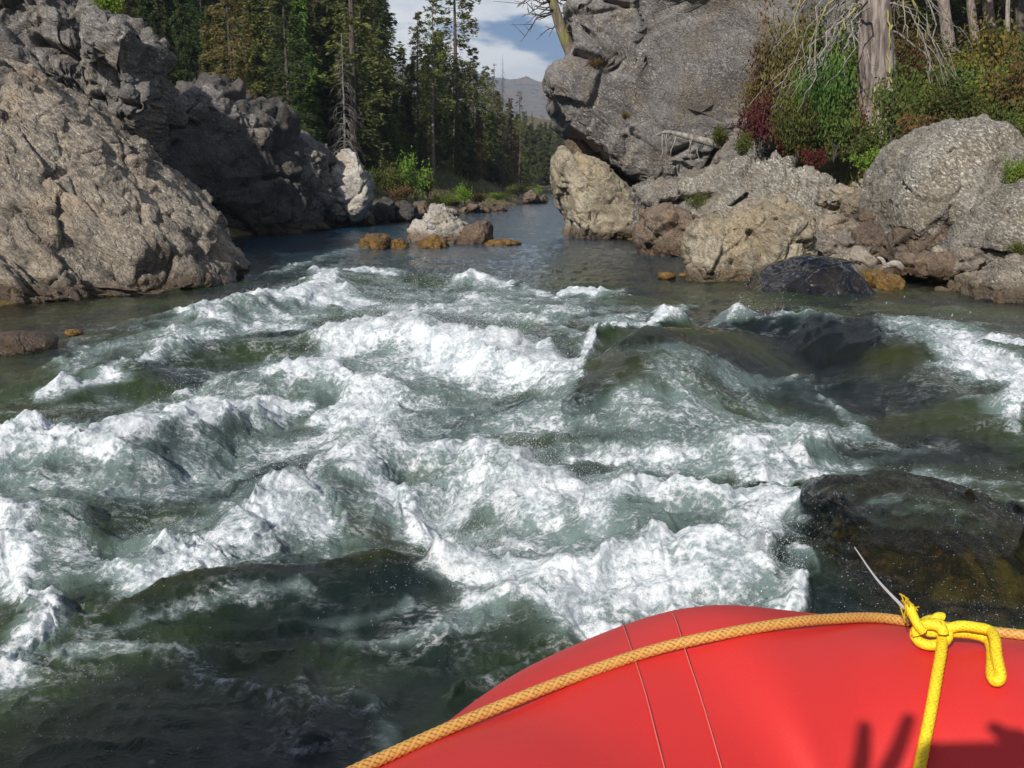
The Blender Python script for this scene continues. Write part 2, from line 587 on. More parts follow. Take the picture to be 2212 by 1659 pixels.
def build_river():
    # polar sheet round the raft: fine up the river, coarse behind
    core = np.linspace(R(-31), R(31), 820)
    a1 = R(31) + (R(180) - R(31)) * np.linspace(0, 1, 60)[1:] ** 1.6
    az = np.concatenate([-a1[::-1][1:], core, a1])
    rr = [0.55]
    while rr[-1] < 400:
        r = rr[-1]
        step = np.interp(r, [0.5, 1.6, 2.2, 4, 7, 12, 20, 40, 120, 400], [0.08, 0.03, 0.0075, 0.015, 0.032, 0.07, 0.16, 0.5, 3, 20])
        rr.append(r + step)
    rr = np.array(rr)
    A, Rr = np.meshgrid(az, rr)
    na, nr = len(az), len(rr)
    x = (np.sin(A) * Rr).ravel()
    y = (np.cos(A) * Rr).ravel()
    rad = Rr.ravel()
    g = land(x, y)
    P2 = np.stack([x, y], 1)
    front = y > 0.8
    h = np.zeros_like(x)
    foam = np.zeros_like(x)
    clear = np.zeros_like(x)
    act = front & (rad < 45)
    h[act], foam[act], clear[act] = river_fields(x[act], y[act])
    # calm above the rapid, rough in it
    rough = 1 - smooth(y, 13, 21)
    side = smooth(np.minimum(x - np.interp(y, LS[:, 0], LS[:, 1]), np.interp(y, RS[:, 0], RS[:, 1]) - x), -0.4, 1.3)
    near = rad < 60
    warp = np.stack([fbm2(P2 * 0.9, 2, 21), fbm2(P2 * 0.9 + 50, 2, 22)], 1) * 0.35
    c1 = fbm2((P2 + warp) * np.array([0.95, 1.25]), 4, 31, 0.5, True)
    c2 = fbm2((P2 + warp * 0.5) * np.array([3.0, 4.2]), 3, 41, 0.5, True)
    chop = (0.052 * c1 + 0.024 * c2) * (0.25 + 0.75 * np.clip(foam * 1.3, 0, 1)) * rough * (1 - 0.6 * clear)
    calm = (0.012 * fbm2(P2 * np.array([1.2, 2.6]), 4, 51) + 0.010 * fbm2(P2 * np.array([5, 9.0]), 2, 52)) * (1 - smooth(rad, 40, 120))
    # foam is lumpy like cauliflower, with torn edges
    lum = np.zeros_like(x)
    fi = np.where((foam > 0.08) & (rad < 28))[0]
    Pw = P2[fi] + warp[fi] * 0.25
    bil = lambda f_, s_: np.abs(vnoise2(Pw * f_ + s_, s_)) * 2 - 0.6
    b1 = bil(3.1, 61) * 0.034 + bil(6.3, 62) * 0.018
    b2 = bil(13.0, 71) * 0.010 + bil(27.0, 72) * 0.006
    b3 = bil(55.0, 73) * 0.004 * (rad[fi] < 9)
    lum[fi] = np.clip(foam[fi] * 1.3 - 0.08, 0, 1) * (b1 + b2 + b3)
    fine = (0.010 * fbm2((P2 + warp * 0.4) * np.array([9, 13.0]), 4, 81, 0.6) + 0.012 * fbm2((P2 + warp * 0.6) * np.array([3.2, 5.5]), 2, 82, 0.5, True)) * rough
    k1 = (1 - np.abs(vnoise2((P2 + warp * 0.5) * np.array([4.6, 6.8]), 141))) ** 3
    k2 = (1 - np.abs(vnoise2((P2 + warp * 0.35) * np.array([9.5, 14.0]) + 3, 142))) ** 3
    k3 = (1 - np.abs(vnoise2((P2 + warp * 0.2) * np.array([21.0, 30.0]) + 5, 143))) ** 3 * (rad < 9)
    crisp = (0.020 * k1 + 0.014 * k2 + 0.006 * k3) * rough * (0.45 + 0.55 * np.clip(foam * 2, 0, 1))
    fine = fine * 0.5 + crisp - 0.012 * rough
    z = (h * (0.35 + 0.65 * side) + chop * side + lum + fine) + calm
    z = np.where(rad < 2.2, z * smooth(rad, 1.0, 2.2), z)
    # a thin sheet of water slides over the drowned rock
    rz = sheet_over(x, y)
    over = smooth(rz - z, -0.24, -0.07)
    film = rz + 0.012 + 0.016 * fbm2((P2 + warp * 0.3) * np.array([13, 5.0]), 4, 131, 0.62)
    z = np.maximum(z, np.where(rz > -0.3, film, -9))
    foam = foam * (1 - 0.9 * over)
    # crests lean and tear: shove along the slope
    jx = fbm2(P2 * 6 + 5, 2, 91) * 0.05 * foam * rough
    jy = fbm2(P2 * 6 + 25, 2, 92) * 0.07 * foam * rough - 0.25 * np.clip(h, 0, 1) * smooth(foam, 0.3, 0.9)
    vx, vy = x + jx, y + jy
    # streaky foam breakup
    br = fbm2((P2 + warp * 0.8) * np.array([2.2, 3.2]), 5, 101, 0.62)
    sc = fbm2((P2 + warp) * np.array([0.8, 1.1]), 3, 111, 0.5)
    foam2 = foam + 0.40 * br * smooth(foam, 0.02, 0.35) * (1 - 0.5 * smooth(foam, 0.75, 1)) + 0.10 * sc * rough * smooth(foam, 0.0, 0.2) + 0.16 * (k1 * k2) * smooth(foam, 0.1, 0.4) + 0.14 * np.clip(c1 - 0.35, 0, 1) * rough * (1 - clear)
    foam2 = np.clip(foam2, 0, 1.2) * rough ** 0.5
    foam2 = foam2 * (1 - over) + over * (0.01 + 1.0 * np.clip(br - 0.14, 0, 1))
    jx, jy = jx * (1 - over), jy * (1 - over)
    vx, vy = x + jx, y + jy
    V = np.stack([vx, vy, z], 1)
    i = np.arange(nr - 1)[:, None] * na
    j = np.arange(na - 1)[None, :]
    F = np.stack([i + j, i + j + 1, i + na + j + 1, i + na + j], -1).reshape(-1, 4)
    dry = g > 0.45
    F = F[~(dry[F].all(axis=1))]
    used = np.zeros(len(V), bool)
    used[F.ravel()] = True
    remap = np.cumsum(used) - 1
    me = np_mesh('river', V[used], remap[F])
    attr(me, 'foam', foam2[used])
    attr(me, 'depth', np.where(over > 0.02, 0.06 + 0.4 * (1 - over), np.clip(-(g) + 0.02, 0, 2))[used])
    attr(me, 'tongue', clear[used])
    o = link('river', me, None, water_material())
    kind(o, 'structure')
    return x, y, V, foam, foam2


def water_material():
    m, nt, out = new_mat('water')
    pos = nd(nt, 'ShaderNodeNewGeometry', out='Position')
    F = nd(nt, 'ShaderNodeAttribute', out='Fac', p_attribute_name='foam')
    D = nd(nt, 'ShaderNodeAttribute', out='Fac', p_attribute_name='depth')
    T = nd(nt, 'ShaderNodeAttribute', out='Fac', p_attribute_name='tongue')
    st = nd(nt, 'ShaderNodeVectorMath', p_operation='MULTIPLY', i0=pos, i1=(1.0, 1.3, 1.0))
    n1 = noise(nt, st, 6.0, 9.0, 0.72, 0.4)
    n2 = noise(nt, st, 42.0, 5.0, 0.75)
    n0 = noise(nt, st, 2.2, 6.0, 0.62, 0.4)
    nb = noise(nt, st, 0.9, 3.0, 0.5)
    # lacy threads of foam between the white patches
    lace = maths(nt, 'SUBTRACT', 1.0, maths(nt, 'MULTIPLY', maths(nt, 'ABSOLUTE', maths(nt, 'SUBTRACT', noise(nt, st, 5.5, 6.0, 0.70, 0.7), 0.5)), 13.0), clamp=True)
    lacem = maths(nt, 'MULTIPLY', maths(nt, 'MULTIPLY', lace, sstep(nt, n2, 0.40, 0.58)), maths(nt, 'MULTIPLY', sstep(nt, F, 0.02, 0.30), sstep(nt, n0, 0.46, 0.60)))
    fm = maths(nt, 'ADD', F, maths(nt, 'MULTIPLY', maths(nt, 'SUBTRACT', n1, 0.5), 1.25))
    fm = maths(nt, 'ADD', fm, maths(nt, 'MULTIPLY', maths(nt, 'SUBTRACT', n2, 0.5), 1.25))
    fm = maths(nt, 'ADD', fm, maths(nt, 'MULTIPLY', maths(nt, 'SUBTRACT', n0, 0.5), 0.5))
    white = maths(nt, 'MAXIMUM', sstep(nt, fm, 0.50, 0.92), maths(nt, 'MULTIPLY', lacem, 0.55))
    milk = sstep(nt, maths(nt, 'ADD', F, maths(nt, 'MULTIPLY', maths(nt, 'SUBTRACT', n0, 0.5), 0.8)), 0.12, 0.85)
    milk = maths(nt, 'MULTIPLY', milk, sstep(nt, F, 0.08, 0.42))
    deep = mixc(nt, sstep(nt, nb, 0.38, 0.62), (0.006, 0.013, 0.013), (0.030, 0.047, 0.016))
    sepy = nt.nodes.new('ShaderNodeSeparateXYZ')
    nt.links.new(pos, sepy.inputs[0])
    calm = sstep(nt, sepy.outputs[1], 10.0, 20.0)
    deep = mixc(nt, calm, deep, (0.012, 0.048, 0.085))  # blue sky reflection of the calm reach put into the body colour
    deep = mixc(nt, T, deep, mixc(nt, sstep(nt, nb, 0.42, 0.6), (0.006, 0.008, 0.007), (0.032, 0.036, 0.008)))
    body = mixc(nt, milk, deep, (0.20, 0.275, 0.265))
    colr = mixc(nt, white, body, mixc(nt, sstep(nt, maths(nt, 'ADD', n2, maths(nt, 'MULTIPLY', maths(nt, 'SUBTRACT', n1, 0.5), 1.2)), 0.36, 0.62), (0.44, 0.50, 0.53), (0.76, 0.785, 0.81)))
    rough = maths(nt, 'ADD', 0.04, maths(nt, 'MULTIPLY', white, 0.40))
    b1 = noise(nt, st, 14.0, 6.0, 0.66, 0.8)
    b2 = noise(nt, st, 75.0, 4.0, 0.7)
    hgt = maths(nt, 'ADD', maths(nt, 'MULTIPLY', b1, 1.0), maths(nt, 'MULTIPLY', b2, 0.5))
    hgt = maths(nt, 'ADD', hgt, maths(nt, 'MULTIPLY', white, 0.7))
    bstr = maths(nt, 'ADD', 0.30, maths(nt, 'MULTIPLY', sstep(nt, F, 0.1, 0.6), 0.30))
    bump = nd(nt, 'ShaderNodeBump', Strength=bstr, Distance=0.03, Height=hgt)
    p = nt.nodes.new('ShaderNodeBsdfPrincipled')
    for k, v in (('Base Color', colr), ('Roughness', rough), ('Normal', bump)):
        nt.links.new(v, p.inputs[k])
    p.inputs['IOR'].default_value = 1.333
    nt.links.new(maths(nt, 'MULTIPLY', white, 0.65), p.inputs['Subsurface Weight'])
    p.inputs['Subsurface Radius'].default_value = (1.0, 1.0, 1.0)
    p.inputs['Subsurface Scale'].default_value = 0.025
    # clear shallows over the stones
    gl = nt.nodes.new('ShaderNodeBsdfGlossy')
    gl.inputs['Roughness'].default_value = 0.05
    nt.links.new(bump, gl.inputs['Normal'])
    tr = nt.nodes.new('ShaderNodeBsdfTransparent')
    tr.inputs[0].default_value = (0.70, 0.72, 0.60, 1)
    fr = nd(nt, 'ShaderNodeFresnel', IOR=1.333, Normal=bump)
    ms = nt.nodes.new('ShaderNodeMixShader')
    nt.links.new(fr, ms.inputs[0])
    nt.links.new(tr.outputs[0], ms.inputs[1])
    nt.links.new(gl.outputs[0], ms.inputs[2])
    shal = maths(nt, 'MULTIPLY', sstep(nt, D, 0.42, 0.02), maths(nt, 'SUBTRACT', 1.0, sstep(nt, F, 0.05, 0.5)))
    mx = nt.nodes.new('ShaderNodeMixShader')
    nt.links.new(shal, mx.inputs[0])
    nt.links.new(p.outputs[0], mx.inputs[1])
    nt.links.new(ms.outputs[0], mx.inputs[2])
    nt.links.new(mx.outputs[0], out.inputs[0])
    return m


# ------------------------------------------------------------------ ground, hills
def ground_material():
    m, nt, out = new_mat('forest_floor')
    pos = nd(nt, 'ShaderNodeNewGeometry', out='Position')
    sep = nt.nodes.new('ShaderNodeSeparateXYZ')
    nt.links.new(pos, sep.inputs[0])
    n1 = noise(nt, pos, 0.9, 6.0, 0.6)
    n2 = noise(nt, pos, 9.0, 5.0, 0.65)
    n3 = noise(nt, pos, 45.0, 3.0, 0.6)
    dry = mixc(nt, sstep(nt, n2, 0.35, 0.65), (0.085, 0.060, 0.035), (0.20, 0.150, 0.075))
    grn = mixc(nt, sstep(nt, n2, 0.4, 0.6), (0.045, 0.055, 0.018), (0.10, 0.11, 0.03))
    land_c = mixc(nt, sstep(nt, n1, 0.45, 0.6), dry, grn)
    peb = nd(nt, 'ShaderNodeTexVoronoi', out='Color', Vector=pos, Scale=7.0)
    pv = nt.nodes.new('ShaderNodeSeparateColor')
    nt.links.new(peb, pv.inputs[0])
    stone = mixc(nt, pv.outputs[0], (0.10, 0.085, 0.055), (0.30, 0.26, 0.19))
    stone = mixc(nt, sstep(nt, n1, 0.42, 0.6), stone, (0.20, 0.145, 0.035))
    algae = mixc(nt, sstep(nt, n2, 0.35, 0.65), (0.030, 0.026, 0.012), (0.12, 0.085, 0.022))
    stone = mixc(nt, sstep(nt, sep.outputs[2], 0.05, -0.12), stone, mixc(nt, 0.8, stone, algae))
    c = mixc(nt, sstep(nt, maths(nt, 'ADD', sep.outputs[2], maths(nt, 'MULTIPLY', n1, 0.6)), 0.5, 0.75), stone, land_c)
    bump = nd(nt, 'ShaderNodeBump', Strength=0.8, Distance=0.12, Height=maths(nt, 'ADD', n2, maths(nt, 'MULTIPLY', n3, 0.4)))
    p = nd(nt, 'ShaderNodeBsdfPrincipled', Base_Color=c, Roughness=0.9, Normal=bump)
    nt.links.new(p, out.inputs[0])
    return m


def grid_axis(lo, hi, c0, c1, fine, growth):
    mid = list(np.arange(c0, c1 + 1e-6, fine))
    up, s = [], fine
    while (up[-1] if up else c1) < hi:
        s *= growth
        up.append((up[-1] if up else c1) + s)
    dn, s = [], fine
    while (dn[-1] if dn else c0) > lo:
        s *= growth
        dn.append((dn[-1] if dn else c0) - s)
    return np.array(dn[::-1] + mid + up)


def build_ground():
    gx = grid_axis(-2600, 2600, -10, 13, 0.22, 1.10)
    gy = grid_axis(-400, 4200, 6, 40, 0.26, 1.09)
    X, Y = np.meshgrid(gx, gy)
    x, y = X.ravel(), Y.ravel()
    z = land(x, y)
    nx, ny = len(gx), len(gy)
    i = np.arange(ny - 1)[:, None] * nx
    j = np.arange(nx - 1)[None, :]
    F = np.stack([i + j, i + j + 1, i + nx + j + 1, i + nx + j], -1).reshape(-1, 4)
    kind(link('ground', np_mesh('ground', np.stack([x, y, z], 1), F), None, ground_material()), 'structure')


def build_hill():
    # burnt mountainside closing the valley
    m, nt, out = new_mat('burnt_hillside')
    pos = nd(nt, 'ShaderNodeNewGeometry', out='Position')
    n1 = noise(nt, pos, 0.010, 5.0, 0.6)
    st = nd(nt, 'ShaderNodeVectorMath', p_operation='MULTIPLY', i0=pos, i1=(1.0, 1.0, 0.35))
    n2 = noise(nt, st, 0.16, 4.0, 0.7)
    c = mixc(nt, sstep(nt, n1, 0.4, 0.6), (0.17, 0.115, 0.075), (0.115, 0.100, 0.085))
    c = mixc(nt, sstep(nt, n2, 0.50, 0.62), c, (0.030, 0.036, 0.028))
    p = nd(nt, 'ShaderNodeBsdfPrincipled', Base_Color=c, Roughness=0.95)
    nt.links.new(p, out.inputs[0])
    n = 150
    gx = np.linspace(-500, 900, n)
    gy = np.linspace(650, 1700, n)
    X, Y = np.meshgrid(gx, gy)
    x, y = X.ravel(), Y.ravel()
    s = smooth(y, 650, 1250)
    ridge = 118 + 22 * fbm2(np.stack([x, y], 1) * 0.004, 3, 5) - np.clip(x - 60, -300, 600) * 0.06
    z = s * ridge * (1 - 0.4 * smooth(y, 1250, 1700)) + 16 * s * fbm2(np.stack([x, y], 1) * 0.012, 5, 9, 0.55, True) - 4
    i = np.arange(n - 1)[:, None] * n
    j = np.arange(n - 1)[None, :]
    F = np.stack([i + j, i + j + 1, i + n + j + 1, i + n + j], -1).reshape(-1, 4)
    kind(link('hill', np_mesh('hill', np.stack([x, y, z], 1), F), None, m), 'structure')
    return lambda a, b: None


build_ground()
build_hill()


# ------------------------------------------------------------------ rock
def rock_material(name, dark, light, tint, speck=0.5, pale=(0.50, 0.47, 0.42), scale=1.0, wet=0.12, stain=(0.12, 0.075, 0.04), rough=0.85, bump=0.7, tint_amt=0.5, spec_lo=0.56, foli=1.2):
    m, nt, out = new_mat(name)
    pos = nd(nt, 'ShaderNodeNewGeometry', out='Position')
    sep = nt.nodes.new('ShaderNodeSeparateXYZ')
    nt.links.new(pos, sep.inputs[0])
    q = nd(nt, 'ShaderNodeVectorMath', p_operation='SCALE', i0=pos)
    q.node.inputs['Scale'].default_value = scale
    # bedding: features run in slanting bands
    bd = (0.60, -0.15, 0.786)
    dt = nd(nt, 'ShaderNodeVectorMath', out='Value', p_operation='DOT_PRODUCT', i0=q, i1=bd)
    sc_ = nd(nt, 'ShaderNodeVectorMath', p_operation='SCALE', i0=bd)
    nt.links.new(maths(nt, 'MULTIPLY', dt, foli), sc_.node.inputs['Scale'])
    qq = nd(nt, 'ShaderNodeVectorMath', p_operation='ADD', i0=q, i1=sc_)
    n1 = noise(nt, q, 0.9, 6.0, 0.62, 0.3)
    n2 = noise(nt, qq, 5.0, 6.0, 0.68, 0.3)
    n3 = noise(nt, qq, 19.0, 4.0, 0.65)
    n4 = noise(nt, q, 48.0, 3.0, 0.6)
    nt_ = noise(nt, q, 1.7, 5.0, 0.6)
    t = maths(nt, 'ADD', maths(nt, 'MULTIPLY', n1, 0.5), maths(nt, 'MULTIPLY', n2, 0.5))
    c = mixc(nt, sstep(nt, t, 0.36, 0.64), dark, light)
    c = mixc(nt, maths(nt, 'MULTIPLY', sstep(nt, nt_, 0.46, 0.64), tint_amt), c, tint)
    patch = sstep(nt, noise(nt, q, 0.75, 4.0, 0.6, 0.4), 0.36, 0.62)
    patch = maths(nt, 'ADD', 0.25, maths(nt, 'MULTIPLY', patch, 0.75))
    c = mixc(nt, maths(nt, 'MULTIPLY', maths(nt, 'MULTIPLY', sstep(nt, n3, spec_lo, spec_lo + 0.08), speck), patch), c, pale)
    c = mixc(nt, maths(nt, 'MULTIPLY', sstep(nt, noise(nt, q, 0.55, 3.0, 0.6, 0.6), 0.50, 0.68), 0.55), c, (dark[0] * 0.8, dark[1] * 0.72, dark[2] * 0.62))
    c = mixc(nt, maths(nt, 'MULTIPLY', sstep(nt, n3, 0.46, 0.36), 0.65), c, (dark[0] * 0.45, dark[1] * 0.45, dark[2] * 0.45))
    c = mixc(nt, maths(nt, 'MULTIPLY', sstep(nt, n4, 0.56, 0.68), 0.35), c, pale)
    # thin fractures
    vw = nd(nt, 'ShaderNodeVectorMath', p_operation='ADD', i0=qq, i1=nd(nt, 'ShaderNodeVectorMath', p_operation='SCALE', i0=noise(nt, q, 2.0, 3.0, 0.6, 0.0, 1)))
    cr = nd(nt, 'ShaderNodeTexVoronoi', out='Distance', p_feature='DISTANCE_TO_EDGE', Vector=vw, Scale=1.6)
    crm = sstep(nt, cr, 0.028, 0.004)
    c = mixc(nt, maths(nt, 'MULTIPLY', maths(nt, 'MULTIPLY', crm, 0.45), sstep(nt, n1, 0.48, 0.62)), c, (0.02, 0.018, 0.016))
    # algae and wet rim at the water line
    lvl = maths(nt, 'SUBTRACT', sep.outputs[2], maths(nt, 'MULTIPLY', maths(nt, 'SUBTRACT', n1, 0.5), 0.35))
    wetm = sstep(nt, lvl, wet + 0.13, wet - 0.05)
    c = mixc(nt, maths(nt, 'MULTIPLY', wetm, 0.8), c, mixc(nt, sstep(nt, n2, 0.4, 0.6), stain, (stain[0] * 0.4, stain[1] * 0.4, stain[2] * 0.4)))
    rg = maths(nt, 'SUBTRACT', rough, maths(nt, 'MULTIPLY', wetm, rough * 0.6))
    h = maths(nt, 'ADD', maths(nt, 'MULTIPLY', n2, 1.2), maths(nt, 'ADD', maths(nt, 'MULTIPLY', n3, 0.55), maths(nt, 'MULTIPLY', n4, 0.22)))
    h = maths(nt, 'SUBTRACT', h, maths(nt, 'MULTIPLY', crm, 0.22))
    b = nd(nt, 'ShaderNodeBump', Strength=bump, Distance=0.09, Height=h)
    p = nd(nt, 'ShaderNodeBsdfPrincipled', Base_Color=c, Roughness=rg, Normal=b)
    nt.links.new(p, out.inputs[0])
    return m


MR = {
    'grey': rock_material('grey_lichen_rock', (0.105, 0.098, 0.096), (0.26, 0.243, 0.228), (0.20, 0.155, 0.105), 0.8, (0.55, 0.51, 0.45)),
    'tan': rock_material('tan_bedrock', (0.13, 0.112, 0.095), (0.42, 0.36, 0.285), (0.50, 0.38, 0.26), 0.8, (0.72, 0.64, 0.51), foli=2.6, bump=0.75),
    'cream': rock_material('cream_rock', (0.17, 0.14, 0.10), (0.47, 0.41, 0.30), (0.36, 0.27, 0.15), 0.55, (0.66, 0.59, 0.47)),
    'brown': rock_material('brown_rock', (0.085, 0.060, 0.045), (0.22, 0.165, 0.12), (0.24, 0.15, 0.09), 0.4, (0.45, 0.38, 0.28)),
    'pale': rock_material('pale_granite', (0.30, 0.275, 0.245), (0.58, 0.55, 0.50), (0.50, 0.38, 0.25), 0.4, (0.74, 0.70, 0.64), stain=(0.22, 0.12, 0.05), wet=0.14),
    'dark': rock_material('shaded_grey_rock', (0.048, 0.044, 0.042), (0.12, 0.11, 0.102), (0.10, 0.083, 0.062), 0.45, (0.28, 0.26, 0.23)),  # darker copy of the grey rock, cliff shade put into its colour
    'rust': rock_material('algae_rusted_rock', (0.11, 0.06, 0.02), (0.28, 0.17, 0.06), (0.30, 0.16, 0.03), 0.3, (0.40, 0.30, 0.16), rough=0.4, stain=(0.25, 0.14, 0.03)),
    'round': rock_material('speckled_round_rock', (0.13, 0.118, 0.10), (0.31, 0.285, 0.245), (0.22, 0.18, 0.12), 0.9, (0.62, 0.58, 0.50), spec_lo=0.53),
}


def wet_material():
    m, nt, out = new_mat('wet_black_rock')
    pos = nd(nt, 'ShaderNodeNewGeometry', out='Position')
    n1 = noise(nt, pos, 3.0, 5.0, 0.6)
    n2 = noise(nt, pos, 24.0, 4.0, 0.65)
    c = mixc(nt, sstep(nt, n1, 0.4, 0.65), (0.006, 0.006, 0.007), (0.022, 0.018, 0.014))
    c = mixc(nt, maths(nt, 'MULTIPLY', sstep(nt, n2, 0.58, 0.72), 0.4), c, (0.06, 0.05, 0.04))
    b = nd(nt, 'ShaderNodeBump', Strength=0.22, Distance=0.03, Height=maths(nt, 'ADD', n1, maths(nt, 'MULTIPLY', n2, 0.12)))
    p = nd(nt, 'ShaderNodeBsdfPrincipled', Base_Color=c, Roughness=maths(nt, 'ADD', 0.06, maths(nt, 'MULTIPLY', n2, 0.16)), Normal=b, Coat_Weight=0.6, Coat_Roughness=0.08)
    nt.links.new(p, out.inputs[0])
    return m


MR['wet'] = wet_material()


def wet_brown_material():
    m, nt, out = new_mat('wet_brown_rock')
    pos = nd(nt, 'ShaderNodeNewGeometry', out='Position')
    n1 = noise(nt, pos, 4.0, 6.0, 0.65, 0.5)
    n2 = noise(nt, pos, 30.0, 5.0, 0.7)
    n3 = noise(nt, pos, 90.0, 3.0, 0.6)
    c = mixc(nt, sstep(nt, n1, 0.38, 0.62), (0.028, 0.023, 0.014), (0.12, 0.095, 0.028))
    c = mixc(nt, maths(nt, 'MULTIPLY', sstep(nt, n2, 0.52, 0.66), 0.6), c, (0.17, 0.085, 0.04))
    b = nd(nt, 'ShaderNodeBump', Strength=0.8, Distance=0.025, Height=maths(nt, 'ADD', n2, maths(nt, 'MULTIPLY', n3, 0.6)))
    p = nd(nt, 'ShaderNodeBsdfPrincipled', Base_Color=c, Roughness=0.8, Normal=b, Specular_IOR_Level=0.05)
    nt.links.new(p, out.inputs[0])
    return m


MR['wetbrown'] = wet_brown_material()


def cube_sphere(n):
    t = np.tan(np.linspace(-math.pi / 4, math.pi / 4, n + 1))
    A, B = np.meshgrid(t, t)
    a, b, o = A.ravel(), B.ravel(), np.ones((n + 1) ** 2)
    sides = [(o, a, b), (-o, -a, b), (-a, o, b), (a, -o, b), (a, b, o), (-a, b, -o)]
    V = np.concatenate([np.stack(s, 1) for s in sides])
    V /= np.linalg.norm(V, axis=1, keepdims=True)
    i = np.arange(n)[:, None] * (n + 1)
    j = np.arange(n)[None, :]
    f = np.stack([i + j, i + j + 1, i + n + 2 + j, i + n + 1 + j], -1).reshape(-1, 4)
    F = np.concatenate([f + k * (n + 1) ** 2 for k in range(6)])
    key = np.round(V * 1e5).astype(np.int64)
    _, idx, inv = np.unique(key, axis=0, return_index=True, return_inverse=True)
    return V[idx], inv.ravel()[F]


CS = {}


def rock(name, label, cat, outline, y0, front, back, mat, n=40, dx=0.0, dy=0.0, centre=None, box=0.75, block=0.10, cell=0.8, crack=0.06, rough=0.06, seed=1, bed=(0, 0, 1, 1.0), group=None, facets=12, flo=0.84, fhi=0.97, carve=(), facet=0.13):
    """boulder whose outline passes the given photo bearings; y0 = metres up the river at its middle,
    dx / dy = how much farther it stands per 1000 px to the right / downwards, front / back = bulge in metres"""
    ol = np.array(outline, float)
    c = np.array(centre if centre else ol.mean(axis=0), float)
    dist = lambda q: y0 + dx * (q[0] - c[0]) / 1000.0 + dy * (q[1] - c[1]) / 1000.0
    P3 = np.array([at(q[0], q[1], dist(q)) for q in ol])
    C3 = at(c[0], c[1], y0)
    th = np.arctan2(-(ol[:, 1] - c[1]), ol[:, 0] - c[0])
    order = np.argsort(th)
    th, ol_s, P3 = th[order], ol[order], P3[order]
    thx = np.concatenate([th[-1:] - 2 * math.pi, th, th[:1] + 2 * math.pi])
    olx = np.concatenate([ol_s[-1:], ol_s, ol_s[:1]]) - c
    px = np.concatenate([P3[-1:], P3, P3[:1]]) - C3
    if n not in CS:
        CS[n] = cube_sphere(n)
    S, F = CS[n]
    a, b, d = S[:, 0], S[:, 2], S[:, 1]                 # right, up, away
    t = np.arctan2(b, a)
    k = np.clip(np.searchsorted(thx, t) - 1, 0, len(thx) - 2)
    # ray against the outline edge in photo bearings
    e0, e1 = olx[k], olx[k + 1]
    dirx, diry = np.cos(t), -np.sin(t)
    ex, ey = e1[:, 0] - e0[:, 0], e1[:, 1] - e0[:, 1]
    den = dirx * ey - diry * ex
    den = np.where(np.abs(den) < 1e-9, 1e-9, den)
    s = np.clip((e0[:, 1] * dirx - e0[:, 0] * diry) / -den * -1, 0, 1) if False else np.clip((diry * e0[:, 0] - dirx * e0[:, 1]) / den, 0, 1)
    rim = px[k] * (1 - s)[:, None] + px[k + 1] * s[:, None]
    rho = np.sqrt(a * a + b * b)
    g = rho ** box
    nrm = np.array([dx * 0.0, -1.0, 0.0])
    span = np.linalg.norm(px[:-1], axis=1).max()
    away = np.sign(d) * np.abs(d) ** box
    V = C3 + rim * g[:, None] * (1.045 if facets else 1.0) + np.array([0, 1.0, 0])[None, :] * (np.where(away < 0, front, back) * away)[:, None]
    N = vnormals(V, F)
    if np.sum(N * (V - V.mean(axis=0))) < 0:
        N = -N
        F = F[:, ::-1]
    # broken faces: flat planes cut into the boulder
    rf = np.random.RandomState(seed * 7 + 1)
    mid = V.mean(axis=0)
    for q in range(facets):
        nn = rf.normal(size=3)
        nn[1] = -abs(nn[1]) if rf.rand() < 0.75 else nn[1]
        nn /= np.linalg.norm(nn)
        pr = (V - mid) @ nn
        lim = pr.max() * rf.uniform(flo, fhi)
        V = V - np.outer(np.clip(pr - lim, 0, None) * 0.92, nn)
    N = vnormals(V, F)
    if np.sum(N * (V - mid)) < 0:
        N = -N
    # blocks, fractures, roughness
    bx = np.array(bed[:3], float)
    bx /= np.linalg.norm(bx)
    Q = V + np.outer(V @ bx * (bed[3] - 1), bx)
    wq = Q + 0.12 * cell * np.stack([fbm3(Q * 1.5 / cell, 2, seed + 3), fbm3(Q * 1.5 / cell + 9, 2, seed + 4), fbm3(Q * 1.5 / cell + 21, 2, seed + 5)], 1)
    f1, f2, cid, fc = worley(wq / cell, seed)
    g1, g2, cid2, gc = worley(wq / (cell * 0.37), seed + 50)
    # every block has its own tilted broken face
    tl = lambda h_: np.stack([np.sin(h_ * 311.7), np.sin(h_ * 517.3 + 1), np.sin(h_ * 741.1 + 2)], 1)
    tilt = np.sum((wq / cell - fc) * tl(cid), axis=1) * cell * facet + np.sum((wq / (cell * 0.37) - gc) * tl(cid2), axis=1) * cell * 0.37 * facet
    D = block * (cid - 0.6) * cell * smooth(f2 - f1, 0.0, 0.12) + block * 0.5 * (cid2 - 0.6) * cell * 0.45 * smooth(g2 - g1, 0, 0.15)
    D -= crack * (1 - smooth(f2 - f1, 0.0, 0.10)) + 0.4 * crack * (1 - smooth(g2 - g1, 0, 0.12))
    D += tilt
    D += rough * fbm3(Q * 2.2 / cell, 6, seed + 9, 0.6) + 0.5 * rough * fbm3(Q * 3.5 / cell, 3, seed + 19, 0.6, True)
    V = V + N * D[:, None]
    # single open joints and pits in the near face
    for (ax, ay, bx_, by_, wpx, dep) in carve:
        A, B = at(ax, ay, y0), at(bx_, by_, y0)
        w_ = wpx / FPX * y0
        dd, _, tt = polyline_dist(V[:, 0], V[:, 2], [(A[0], A[2]), (B[0], B[2])])
        V[:, 1] += np.where(V[:, 1] < C3[1], dep * np.exp(-(dd / w_) ** 2 * 1.5), 0)
    base = np.array([C3[0], C3[1], min(V[:, 2].min(), 0)])
    me = np_mesh(name, V - base, F)
    o = link(name, me, None, MR[mat], base)
    tag(o, label, cat, group)
    return o


